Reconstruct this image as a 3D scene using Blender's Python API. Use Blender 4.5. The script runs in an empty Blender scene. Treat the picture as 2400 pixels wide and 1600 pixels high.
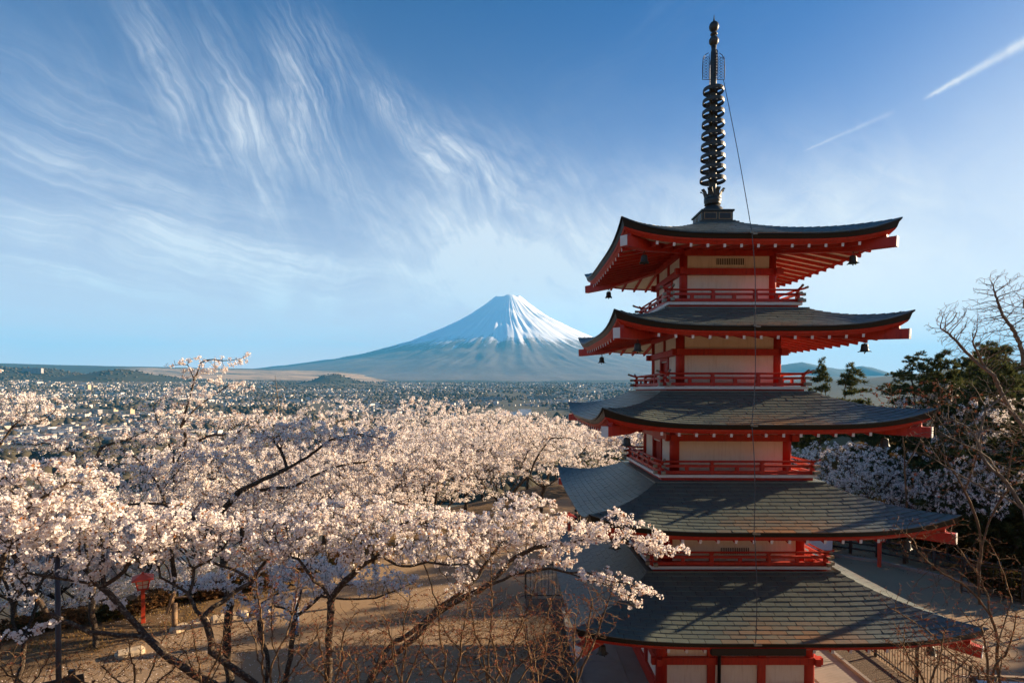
import bpy, bmesh, math, random
import numpy as np
from mathutils import Vector, Matrix

random.seed(7)
RNG = np.random.default_rng(11)
R = math.radians
S = bpy.context.scene
COL = S.collection

# ------------------------------------------------------------------ camera
EYE = Vector((0.0, 0.0, 9.0))
FPX, PITCH, ROLL, CY = 1329.9, -0.017, 0.0023, 940.1      # measured on the 2400 x 1600 photograph
cam_d = bpy.data.cameras.new("camera")
cam = bpy.data.objects.new("camera", cam_d)
COL.objects.link(cam)
S.camera = cam
cam_d.sensor_width = 36.0
cam_d.sensor_fit = 'HORIZONTAL'
cam_d.lens = 36.0 * FPX / 2400.0
cam_d.shift_y = (CY - 800.0) / 2400.0
cam_d.clip_start = 0.1
cam_d.clip_end = 120000.0
_fw = Vector((0, math.cos(PITCH), math.sin(PITCH)))
_rt = Vector((1, 0, 0))
_up = _rt.cross(_fw)
_rt2 = _rt * math.cos(ROLL) + _up * math.sin(ROLL)
_up2 = _up * math.cos(ROLL) - _rt * math.sin(ROLL)
cam.matrix_world = Matrix(((_rt2.x, _up2.x, -_fw.x, EYE.x), (_rt2.y, _up2.y, -_fw.y, EYE.y),
                           (_rt2.z, _up2.z, -_fw.z, EYE.z), (0, 0, 0, 1)))


def at(px, py, Y):
    """world point that stands Y metres ahead of the viewing deck along a measured line of sight"""
    u, w = px - 1200.0, py - CY
    a, b = u * math.cos(ROLL) + w * math.sin(ROLL), -u * math.sin(ROLL) + w * math.cos(ROLL)
    d = _fw * FPX + _rt * a - _up * b
    return EYE + d * (Y / d.y)


# ------------------------------------------------------------------ light
SUN_AZ, SUN_EL = 69.0, 15.5           # degrees clockwise from the view axis (+Y), degrees above the horizon
SUN_DIR = Vector((math.sin(R(SUN_AZ)) * math.cos(R(SUN_EL)), math.cos(R(SUN_AZ)) * math.cos(R(SUN_EL)), math.sin(R(SUN_EL))))
sun_d = bpy.data.lights.new("sun", 'SUN')
sun_d.energy = 5.0
sun_d.angle = R(0.53)
sun_d.color = (1.0, 0.76, 0.50)
sun = bpy.data.objects.new("sun", sun_d)
COL.objects.link(sun)
sun.rotation_euler = SUN_DIR.to_track_quat('Z', 'Y').to_euler()

world = bpy.data.worlds.new("World")
S.world = world
world.use_nodes = True


class NT:
    """small helper to write node trees"""
    def __init__(self, tree):
        self.t = tree
        tree.nodes.clear()

    def n(self, typ, **kw):
        nd = self.t.nodes.new(typ)
        for k, v in kw.items():
            if k.startswith('i_'):
                key = k[2:]
                key = int(key) if key.isdigit() else key.replace('_', ' ')
                self.put(nd, key, v)
            else:
                setattr(nd, k, v)
        return nd

    def put(self, nd, key, v):
        s = nd.inputs[key]
        if isinstance(v, bpy.types.NodeSocket):
            self.t.links.new(v, s)
        elif isinstance(v, bpy.types.Node):
            self.t.links.new(v.outputs[0], s)
        else:
            s.default_value = v

    def math(self, op, a, b=None, c=None, clamp=False):
        nd = self.t.nodes.new('ShaderNodeMath')
        nd.operation = op
        nd.use_clamp = clamp
        for i, v in enumerate((a, b, c)):
            if v is not None:
                self.put(nd, i, v)
        return nd.outputs[0]

    def mix(self, fac, a, b, blend='MIX'):
        nd = self.t.nodes.new('ShaderNodeMix')
        nd.data_type = 'RGBA'
        nd.blend_type = blend
        for k, v in ((0, fac), (6, a), (7, b)):
            if isinstance(v, (tuple, list)) and len(v) == 3:
                v = (*v, 1.0)
            self.put(nd, k, v)
        return nd.outputs[2]

    def ramp(self, fac, *stops, interp='LINEAR'):
        nd = self.t.nodes.new('ShaderNodeValToRGB')
        nd.color_ramp.interpolation = interp
        el = nd.color_ramp.elements
        while len(el) < len(stops):
            el.new(0.5)
        for e, (p, c) in zip(el, stops):
            e.position = p
            e.color = (c, c, c, 1) if not isinstance(c, (tuple, list)) else (*c, 1)[:4]
        self.put(nd, 0, fac)
        return nd.outputs[0]

    def noise(self, vec, scale, detail=4, rough=0.55, dist=0.0):
        nd = self.t.nodes.new('ShaderNodeTexNoise')
        if vec is not None:
            self.put(nd, 'Vector', vec)
        nd.inputs['Scale'].default_value = scale
        nd.inputs['Detail'].default_value = detail
        nd.inputs['Roughness'].default_value = rough
        nd.inputs['Distortion'].default_value = dist
        return nd.outputs[0]

    def mapping(self, vec, loc=(0, 0, 0), rot=(0, 0, 0), scale=(1, 1, 1), typ='POINT'):
        nd = self.t.nodes.new('ShaderNodeMapping')
        nd.vector_type = typ
        self.put(nd, 0, vec)
        nd.inputs['Location'].default_value = loc
        nd.inputs['Rotation'].default_value = rot
        nd.inputs['Scale'].default_value = scale
        return nd.outputs[0]


def build_sky():
    t = NT(world.node_tree)
    sky = t.n('ShaderNodeTexSky', sky_type='NISHITA', sun_disc=False)
    sky.sun_elevation = R(SUN_EL)
    sky.sun_rotation = R(SUN_AZ)
    sky.altitude = 850
    sky.air_density = 1.0
    sky.dust_density = 0.8
    sky.ozone_density = 4.0
    d = t.n('ShaderNodeTexCoord').outputs['Generated']
    sx = t.n('ShaderNodeSeparateXYZ', i_0=d)
    X, Y, Z = sx.outputs
    az = t.math('ARCTAN2', X, Y)
    el = t.math('ARCSINE', t.math('MINIMUM', t.math('MAXIMUM', Z, -1.0), 1.0))
    elc = t.math('MAXIMUM', el, 0.0)
    ae = t.n('ShaderNodeCombineXYZ', i_0=az, i_1=el).outputs[0]
    # clear sky: Nishita with a deeper blue overhead
    base = t.mix(1.0, sky.outputs[0], (SKY_TINT[0], SKY_TINT[1], SKY_TINT[2]), 'MULTIPLY')
    k = t.math('POWER', t.math('SUBTRACT', 1.0, t.math('MINIMUM', t.math('DIVIDE', elc, 0.75), 1.0)), 2.2)
    low = t.mix(t.math('MULTIPLY', k, 0.80), base, (2.3, 3.3, 4.2))
    hz_ = t.math('POWER', 2.718, t.math('MULTIPLY', elc, -7.5))
    low = t.mix(t.math('MULTIPLY', hz_, 0.90), low, (10.0, 6.3, 4.9))
    # glow of the thin bright cloud on the sun's side
    sd = t.n('ShaderNodeVectorMath', operation='DOT_PRODUCT', i_0=d)
    g_dir = Vector((math.sin(R(52)) * math.cos(R(9)), math.cos(R(52)) * math.cos(R(9)), math.sin(R(9))))
    sd.inputs[1].default_value = g_dir
    ga = t.math('ARCCOSINE', t.math('MINIMUM', sd.outputs['Value'], 0.99999))
    def blob(pa, pe, ra, re, rot=0.0):
        v = t.n('ShaderNodeVectorMath', operation='SUBTRACT', i_0=ae)
        v.inputs[1].default_value = (R(pa), R(pe), 0)
        w = t.mapping(v.outputs[0], rot=(0, 0, R(-rot)))
        w = t.mapping(w, scale=(1 / R(ra), 1 / R(re), 0))
        ln = t.n('ShaderNodeVectorMath', operation='LENGTH', i_0=w).outputs['Value']
        return t.math('POWER', 2.718, t.math('MULTIPLY', t.math('POWER', ln, 2.0), -1.0))

    glow = t.math('MAXIMUM', blob(40, 3, 26, 11.5, 0), t.math('POWER', 2.718, t.math('MULTIPLY', t.math('POWER', t.math('DIVIDE', ga, 0.28), 2.0), -1.0)))

    warp = t.n('ShaderNodeTexNoise', i_0=ae, i_Scale=3.0, i_Detail=5.0, i_Roughness=0.55)
    wv = t.n('ShaderNodeVectorMath', operation='MULTIPLY_ADD', i_0=warp.outputs[1])
    wv.inputs[1].default_value = (0.14, 0.14, 0)
    t.t.links.new(ae, wv.inputs[2])
    wae = wv.outputs[0]

    def streak(rot, ln, wd, lo, hi, seed, detail=8, rough=0.66, dist=0.7):
        m = t.mapping(wae, rot=(0, 0, R(-rot)))
        m = t.mapping(m, loc=(seed, seed * 1.7, 0), scale=(1 / ln, 1 / wd, 1))
        return t.ramp(t.noise(m, 1.0, detail, rough, dist), (lo, 0.0), (hi, 1.0), interp='EASE')

    def add(*a):
        r_ = a[0]
        for b in a[1:]:
            r_ = t.math('ADD', r_, b)
        return r_

    def mul(*a):
        r_ = a[0]
        for b in a[1:]:
            r_ = t.math('MULTIPLY', r_, b)
        return r_

    # mares' tails high on the left: separate hooked plumes, each with torn fibres
    fib1 = streak(-58, 0.26, 0.038, 0.34, 0.80, 3.1)
    fib2 = streak(-68, 0.20, 0.030, 0.36, 0.80, 9.4)
    fib3 = streak(-30, 0.32, 0.050, 0.30, 0.78, 5.5)
    fib4 = streak(-9, 0.45, 0.040, 0.34, 0.74, 1.3)
    fib5 = streak(-4, 0.40, 0.018, 0.42, 0.70, 7.7)
    fine_ = t.math('MULTIPLY_ADD', streak(-57, 0.16, 0.010, 0.34, 0.66, 31.0, 6, 0.6, 0.5), 0.75, 0.45)
    fine_l = t.math('MULTIPLY_ADD', streak(-10, 0.25, 0.010, 0.34, 0.66, 41.0, 6, 0.6, 0.5), 0.7, 0.5)
    soft = streak(-30, 0.50, 0.16, 0.25, 0.75, 12.2, 5)
    veil = t.math('MULTIPLY_ADD', soft, 0.7, 0.3)
    tails = add(
        mul(blob(-28.0, 24.5, 8, 5.0), fib1, 0.20), mul(blob(-31.0, 25.2, 1.6, 5.5, 28), add(mul(fib1, 0.6), 0.25), 0.62),
        mul(blob(-25.0, 23.4, 1.7, 5.8, 22), add(mul(fib2, 0.6), 0.3), 0.70), mul(blob(-19.8, 25.6, 3.4, 5.2, 8), fib2, 0.72),
        mul(blob(-24.5, 17.0, 2.0, 5.5, 45), fib1, 0.35),
        mul(blob(-11.0, 25.0, 1.6, 6.0, 50), add(mul(fib3, 0.7), 0.15), 0.62), mul(blob(-4.5, 21.6, 2.3, 6.0, 62), add(mul(fib3, 0.6), 0.2), 0.60),
        mul(blob(-14.5, 16.6, 2.0, 10.0, 55), add(mul(fib3, 0.7), 0.12), 0.62), mul(blob(-24, 22, 9, 4), soft, 0.14))
    mid = add(
        mul(blob(-4.0, 14.5, 9.0, 4.2, -22), add(mul(fib3, 0.55), 0.45), veil, 0.80), mul(blob(1.0, 19.5, 8.0, 4.5, -32), fib3, veil, 0.50),
        mul(blob(-2, 10.5, 11, 3.2, -8), add(mul(fib4, 0.5), 0.4), 0.65), mul(blob(10.0, 14.0, 9.0, 6.5, -20), veil, 0.55),
        mul(blob(-1.0, 13.6, 5.0, 1.3, -18), soft, 0.55))
    left = add(
        mul(blob(-36.0, 16.2, 15, 2.2, -9), add(mul(fib4, 0.8), 0.1), 0.62), mul(blob(-30.0, 11.8, 19, 2.0, -4), add(mul(fib4, 0.8), 0.12), 0.72),
        mul(blob(-24.0, 8.4, 16, 1.8, -2), fib5, 0.55), mul(blob(-38.0, 9.4, 6.0, 1.4, -6), add(mul(fib5, 0.7), 0.25), 0.75),
        mul(blob(-22.5, 8.4, 1.2, 1.2, 35), 0.45), mul(blob(-18.0, 8.6, 1.0, 1.5, -40), 0.45), mul(blob(-34, 20.5, 12, 3.0, -12), fib4, 0.28),
        mul(blob(-20, 5.0, 26, 1.1, 0), fib5, 0.6))
    general = mul(streak(20, 0.9, 0.10, 0.50, 0.85, 20.0), 0.15, t.ramp(el, (0.35, 0.0), (0.9, 1.0)))
    right = add(mul(blob(27.0, 12.0, 12, 7, 0), veil, 0.55), mul(blob(33, 16.0, 10, 4, -25), fib3, 0.25), mul(blob(20, 17.0, 10, 2.5, -20), fib3, 0.18))

    def trail(p1, p2, wdt, amp, seed):
        a, b = (at(*p1, 1000) - EYE).normalized(), (at(*p2, 1000) - EYE).normalized()
        nrm = a.cross(b).normalized()
        mid_ = (a + b).normalized()
        hl = math.acos(a.dot(b)) / 2
        axis = nrm.cross(mid_)
        q = t.n('ShaderNodeVectorMath', operation='DOT_PRODUCT', i_0=d)
        q.inputs[1].default_value = nrm
        l = t.n('ShaderNodeVectorMath', operation='DOT_PRODUCT', i_0=d)
        l.inputs[1].default_value = axis
        nz = t.noise(ae, 90.0, 4, 0.6)
        off = t.math('ADD', q.outputs['Value'], t.math('MULTIPLY_ADD', nz, wdt * 1.2, -wdt * 0.6))
        # wider towards the older end
        wl = t.math('MULTIPLY_ADD', t.math('DIVIDE', l.outputs['Value'], hl), wdt * 0.55, wdt)
        prof = t.math('POWER', 2.718, t.math('MULTIPLY', t.math('POWER', t.math('DIVIDE', off, t.math('MAXIMUM', wl, wdt * 0.25)), 2.0), -1.0))
        ends = t.ramp(t.math('ABSOLUTE', t.math('DIVIDE', l.outputs['Value'], hl)), (0.80, 1.0), (1.0, 0.0))
        fr = t.math('GREATER_THAN', Y, 0.0)
        return mul(prof, ends, fr, amp)

    trails = add(trail((2160, 236), (2560, 10), 0.0048, 0.60, 1), trail((1880, 356), (2100, 260), 0.0022, 0.24, 2))
    haze_veil = add(mul(blob(8, 9, 17, 7.5, -8), t.math('MULTIPLY_ADD', soft, 0.35, 0.32)), mul(blob(-26, 8.5, 22, 5.5, -4), t.math('MULTIPLY_ADD', fib4, 0.30, 0.16)), mul(blob(28, 9, 16, 8, 0), 0.40))
    cl = add(haze_veil, mul(tails, fine_), mul(mid, t.math('MULTIPLY_ADD', fine_, 0.5, 0.5)), mul(left, fine_l), general, right, trails)
    torn = t.ramp(t.noise(wae, 14.0, 6, 0.65, 0.6), (0.28, 0.45), (0.60, 1.0))
    cl = t.math('MINIMUM', t.math('MULTIPLY', t.math('MULTIPLY', cl, 1.35), torn), 0.94)
    white = t.mix(glow, (4.7, 4.75, 4.95), (5.8, 5.5, 5.3))
    c = t.mix(cl, low, white)
    c = t.mix(t.math('MULTIPLY', glow, 0.86), c, t.mix(hz_, (5.6, 5.55, 5.4), (9.6, 8.0, 7.3)))
    bg = t.n('ShaderNodeBackground', i_0=c, i_1=0.05)
    out = t.n('ShaderNodeOutputWorld')
    t.t.links.new(bg.outputs[0], out.inputs[0])


SKY_TINT = (0.0, 0.30, 0.66)
build_sky()

S.view_settings.view_transform = 'Standard'
S.view_settings.look = 'None'
S.view_settings.exposure = 1.9
S.view_settings.gamma = 1.0
S.view_settings.use_curve_mapping = False
S.render.engine = 'CYCLES'
S.cycles.max_bounces = 6
S.cycles.diffuse_bounces = 3
S.cycles.glossy_bounces = 2
S.cycles.transmission_bounces = 4
S.cycles.transparent_max_bounces = 8
S.cycles.volume_bounces = 2
S.cycles.use_denoising = True
S.cycles.sample_clamp_indirect = 6.0
S.cycles.caustics_reflective = False
S.cycles.caustics_refractive = False


# ------------------------------------------------------------------ object helpers
class MB:
    """collects shapes and links them as ONE mesh object"""
    def __init__(self):
        self.v, self.f = [], []

    def add(self, vs, fs):
        o = len(self.v)
        self.v += [tuple(p) for p in vs]
        self.f += [tuple(i + o for i in f) for f in fs]
        return self

    def box(self, c, s, rz=0.0, M=None):
        x, y, z = s[0] / 2, s[1] / 2, s[2] / 2
        vs = [Vector((a * x, b * y, d * z)) for d in (-1, 1) for b in (-1, 1) for a in (-1, 1)]
        m = M if M is not None else Matrix.Rotation(rz, 3, 'Z')
        c = Vector(c)
        return self.add([m @ p + c for p in vs],
                        [(0, 2, 3, 1), (4, 5, 7, 6), (0, 1, 5, 4), (2, 6, 7, 3), (0, 4, 6, 2), (1, 3, 7, 5)])

    def bar(self, a, b, w, h, up=(0, 0, 1), w2=None, h2=None):
        """rectangular bar from a to b, w wide, h high; may taper"""
        a, b = Vector(a), Vector(b)
        d = (b - a).normalized()
        sd = d.cross(Vector(up)).normalized()
        u = sd.cross(d)
        w2 = w if w2 is None else w2
        h2 = h if h2 is None else h2
        vs = []
        for p, ww, hh in ((a, w, h), (b, w2, h2)):
            vs += [p - sd * ww / 2 - u * hh / 2, p + sd * ww / 2 - u * hh / 2, p + sd * ww / 2 + u * hh / 2, p - sd * ww / 2 + u * hh / 2]
        return self.add(vs, [(0, 1, 2, 3)[::-1], (4, 5, 6, 7), (0, 1, 5, 4), (1, 2, 6, 5), (2, 3, 7, 6), (3, 0, 4, 7)])

    def tube(self, pts, rad, n=8, cap=True):
        pts = [Vector(p) for p in pts]
        if not isinstance(rad, (list, tuple)):
            rad = [rad] * len(pts)
        vs, fs = [], []
        u = None
        for i, p in enumerate(pts):
            d = (pts[min(i + 1, len(pts) - 1)] - pts[max(i - 1, 0)])
            d = d.normalized() if d.length > 1e-9 else Vector((0, 0, 1))
            if u is None:
                u = d.orthogonal().normalized()
            else:
                u = (u - d * u.dot(d))
                u = u.normalized() if u.length > 1e-6 else d.orthogonal().normalized()
            w = d.cross(u)
            vs += [p + (u * math.cos(2 * math.pi * k / n) + w * math.sin(2 * math.pi * k / n)) * rad[i] for k in range(n)]
        for i in range(len(pts) - 1):
            for k in range(n):
                fs.append((i * n + k, i * n + (k + 1) % n, (i + 1) * n + (k + 1) % n, (i + 1) * n + k))
        if cap:
            fs.append(tuple(range(n))[::-1])
            fs.append(tuple((len(pts) - 1) * n + k for k in range(n)))
        return self.add(vs, fs)

    def lathe(self, prof, c=(0, 0, 0), n=20, closed=False):
        """prof: list of (radius, z)"""
        c = Vector(c)
        m = len(prof)
        vs = [c + Vector((r * math.cos(2 * math.pi * k / n), r * math.sin(2 * math.pi * k / n), z)) for r, z in prof for k in range(n)]
        fs = []
        for i in range(m if closed else m - 1):
            j = (i + 1) % m
            for k in range(n):
                fs.append((i * n + k, i * n + (k + 1) % n, j * n + (k + 1) % n, j * n + k))
        if not closed:
            fs.append(tuple(range(n))[::-1])
            fs.append(tuple((m - 1) * n + k for k in range(n)))
        return self.add(vs, fs)

    def rot4(self, k):
        """turn everything by k quarter turns about z"""
        c, s = [(1, 0), (0, 1), (-1, 0), (0, -1)][k % 4]
        self.v = [(c * x - s * y, s * x + c * y, z) for x, y, z in self.v]
        return self

    def mesh(self, name, m, smooth=False):
        me = bpy.data.meshes.new(name)
        me.from_pydata(self.v, [], self.f)
        me.materials.append(m)
        if smooth:
            me.shade_smooth()
        me.update()
        return me

    def build(self, name, m, parent=None, smooth=False, **tags):
        o = bpy.data.objects.new(name, self.mesh(name, m, smooth))
        COL.objects.link(o)
        if parent is not None:
            o.parent = parent
        return tag(o, **tags)


def tag(o, label=None, cat=None, group=None, kind=None):
    if label:
        o['label'] = label
    if cat:
        o['category'] = cat
    if group:
        o['group'] = group
    if kind:
        o['kind'] = kind
    return o


def empty(name, loc, rz=0.0, **tags):
    o = bpy.data.objects.new(name, None)
    o.location = loc
    o.rotation_euler = (0, 0, rz)
    o.empty_display_size = 0.3
    COL.objects.link(o)
    return tag(o, **tags)


def put(name, mesh, parent, loc=(0, 0, 0), rz=0.0, scale=None, **tags):
    """another object on a shared mesh"""
    o = bpy.data.objects.new(name, mesh)
    COL.objects.link(o)
    o.parent = parent
    o.location = loc
    o.rotation_euler = (0, 0, rz)
    if scale is not None:
        o.scale = scale
    return tag(o, **tags)


def np_mesh(name, verts, faces_flat, nper, m, attrs=None, smooth=False):
    """mesh straight from arrays: faces all with nper corners"""
    me = bpy.data.meshes.new(name)
    nv, nf = len(verts), len(faces_flat) // nper
    me.vertices.add(nv)
    me.vertices.foreach_set('co', np.asarray(verts, np.float32).ravel())
    me.loops.add(nf * nper)
    me.loops.foreach_set('vertex_index', np.asarray(faces_flat, np.int32))
    me.polygons.add(nf)
    me.polygons.foreach_set('loop_start', np.arange(nf, dtype=np.int32) * nper)
    if smooth:
        me.polygons.foreach_set('use_smooth', np.ones(nf, bool))
    for k, (dom, arr) in (attrs or {}).items():
        a = me.attributes.new(k, 'FLOAT', dom)
        a.data.foreach_set('value', np.asarray(arr, np.float32))
    me.materials.append(m)
    me.update(calc_edges=True)
    return me


# ------------------------------------------------------------------ materials
def material(name, build):
    m = bpy.data.materials.new(name)
    m.use_nodes = True
    t = NT(m.node_tree)
    sh = build(t)
    o = t.n('ShaderNodeOutputMaterial')
    t.t.links.new(sh, o.inputs[0])
    return m


def surf(t, color, rough=0.6, spec=0.5, metal=0.0, bump=None, bump_d=0.01, bump_s=0.4, **kw):
    b = t.n('ShaderNodeBsdfPrincipled')
    if isinstance(color, (tuple, list)):
        color = (*color, 1.0)[:4]
    t.put(b, 'Base Color', color)
    t.put(b, 'Roughness', rough)
    t.put(b, 'Metallic', metal)
    t.put(b, 'Specular IOR Level', spec)
    if bump is not None:
        bp = t.n('ShaderNodeBump')
        bp.inputs['Strength'].default_value = bump_s
        bp.inputs['Distance'].default_value = bump_d
        t.put(bp, 'Height', bump)
        t.t.links.new(bp.outputs[0], b.inputs['Normal'])
    return b.outputs[0]


def obj_co(t):
    return t.n('ShaderNodeTexCoord').outputs['Object']


def worn(name, base, dark, scale=3.0, rough=0.6, amount=0.6, spec=0.5, metal=0.0, bump_d=0.004):
    """painted or plain surface with blotchy wear"""
    def f(t):
        co = obj_co(t)
        a = t.noise(co, scale, 6, 0.65)
        b = t.noise(co, scale * 9, 3, 0.6)
        k = t.math('MULTIPLY', t.ramp(a, (0.42, 0.0), (0.72, 1.0)), amount)
        c = t.mix(k, base, dark)
        c = t.mix(t.math('MULTIPLY', b, 0.35), c, tuple(x * 0.7 for x in base))
        return surf(t, c, t.math('MULTIPLY_ADD', a, 0.25, rough - 0.12), spec, metal, b, bump_d)
    return material(name, f)


M = {}
def _streaked(base, faded, grime, rough, spec):
    """weathered coat: fading in patches, grime running down, a little relief"""
    def f(t):
        co = obj_co(t)
        run = t.noise(t.mapping(co, scale=(9, 9, 0.9)), 1.4, 6, 0.65)
        blot = t.noise(co, 2.3, 6, 0.65)
        fine = t.noise(co, 34.0, 4, 0.65)
        c = t.mix(t.ramp(blot, (0.40, 0.0), (0.68, 0.75)), base, faded)
        c = t.mix(t.ramp(run, (0.50, 0.0), (0.76, 0.75)), c, grime)
        c = t.mix(t.ramp(fine, (0.60, 0.0), (0.74, 0.5)), c, grime)
        return surf(t, c, t.math('MULTIPLY_ADD', blot, 0.3, rough - 0.12), spec, 0.0, t.math('ADD', fine, run), 0.004, 0.4)
    return f


M['vermilion'] = material('vermilion paint', _streaked((0.47, 0.022, 0.010), (0.52, 0.055, 0.028), (0.20, 0.012, 0.009), 0.52, 0.4))
M['plaster'] = material('cream plaster', _streaked((0.86, 0.78, 0.68), (0.80, 0.70, 0.59), (0.64, 0.54, 0.44), 0.85, 0.2))
M['white_paint'] = worn('white paint', (0.78, 0.74, 0.68), (0.60, 0.55, 0.48), 5.0, 0.6, 0.5, 0.3)
M['black_edge'] = worn('black eave metal', (0.007, 0.008, 0.009), (0.016, 0.016, 0.014), 2.0, 0.45, 0.6, 0.35)
M['bronze'] = worn('dark bronze', (0.045, 0.047, 0.042), (0.075, 0.08, 0.07), 4.0, 0.5, 0.8, 0.5, 0.4)
M['cap_metal'] = worn('dull cap metal', (0.30, 0.28, 0.22), (0.14, 0.13, 0.10), 12.0, 0.5, 0.8, 0.5, 0.5)
M['iron'] = worn('black iron', (0.012, 0.011, 0.011), (0.03, 0.022, 0.018), 6.0, 0.45, 0.6)
M['cable'] = worn('cable steel', (0.09, 0.09, 0.085), (0.05, 0.05, 0.05), 30.0, 0.5, 0.5)
M['gold_trim'] = worn('faded gilt', (0.30, 0.19, 0.10), (0.12, 0.08, 0.05), 8.0, 0.5, 0.6, 0.5, 0.5)


def _shingle(t):
    co = obj_co(t)
    at_ = t.n('ShaderNodeAttribute', attribute_name='rnd')
    rnd = at_.outputs['Fac']
    big = t.noise(co, 0.7, 3, 0.6)
    fine = t.noise(t.mapping(co, rot=(0, 0, 0.5), scale=(4, 9, 4)), 3.0, 5, 0.7)
    c = t.mix(big, (0.072, 0.100, 0.098), (0.140, 0.158, 0.120))
    c = t.mix(t.math('MULTIPLY', rnd, 0.32), c, (0.050, 0.066, 0.066))
    # rust stain spreading from the middle of each lower eave
    st = t.n('ShaderNodeAttribute', attribute_name='stain').outputs['Fac']
    k = t.math('MULTIPLY', st, t.ramp(t.math('ADD', t.math('MULTIPLY', rnd, 0.35), t.math('MULTIPLY', fine, 0.75)), (0.32, 0.0), (0.62, 1.0)))
    c = t.mix(k, c, (0.28, 0.125, 0.05))
    c = t.mix(t.ramp(fine, (0.5, 0.0), (0.75, 0.5)), c, (0.075, 0.072, 0.055))
    return surf(t, c, t.math('MULTIPLY_ADD', fine, 0.25, 0.36), 0.5, 0.0, fine, 0.006, 0.6)


M['shingle'] = material('weathered copper shingle', _shingle)

# ================================================================== THE PAGODA
PX, PY = 6.536, 18.647
pagoda = empty('pagoda', (PX, PY, 0), 0.003, label='red five storey pagoda with dark shingled roofs and a ringed spire', cat='pagoda')
Z0 = 9.0
# eave half width, middle eave height, corner tip height, inner half width, inner height
ROOFS = [(3.680, 4.17, 4.585, 0.58, 5.39), (3.896, 1.72, 2.135, 2.05, 2.455), (4.250, -0.835, -0.412, 2.20, 0.02),
         (4.620, -3.49, -3.045, 2.40, -2.58), (5.000, -6.09, -5.715, 2.68, -5.06)]
WALLS = [1.466, 1.590, 1.817, 2.110, 2.320]
BALC = [(1.97, 2.60), (2.10, 0.13), (2.287, -2.43), (2.56, -5.0)]       # half width, height of the white edge beam
RA = 0.55


def roof_pt(i, k, u, t, lift=0.0):
    """point on roof i, side k (0 = front), u across (-1..1), t from eave (0) to top (1)"""
    s, zm, zt, si, zi = ROOFS[i]
    h = s + (si - s) * t
    z = zm + (zi - zm) * (RA * t + (1 - RA) * t * t) + (zt - zm) * abs(u) ** 4.2 * max(0.0, 1 - t) ** 1.6
    x, y = u * h, -h
    c, sn = [(1, 0), (0, 1), (-1, 0), (0, -1)][k]
    return Vector((c * x - sn * y, sn * x + c * y, z + Z0 + lift))


def turn(p, k):
    c, sn = [(1, 0), (0, 1), (-1, 0), (0, -1)][k]
    return Vector((c * p[0] - sn * p[1], sn * p[0] + c * p[1], p[2]))


def upturn(i, x):
    s, zm, zt, _, _ = ROOFS[i]
    return (zt - zm) * min(1.0, abs(x) / s) ** 4.2


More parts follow.
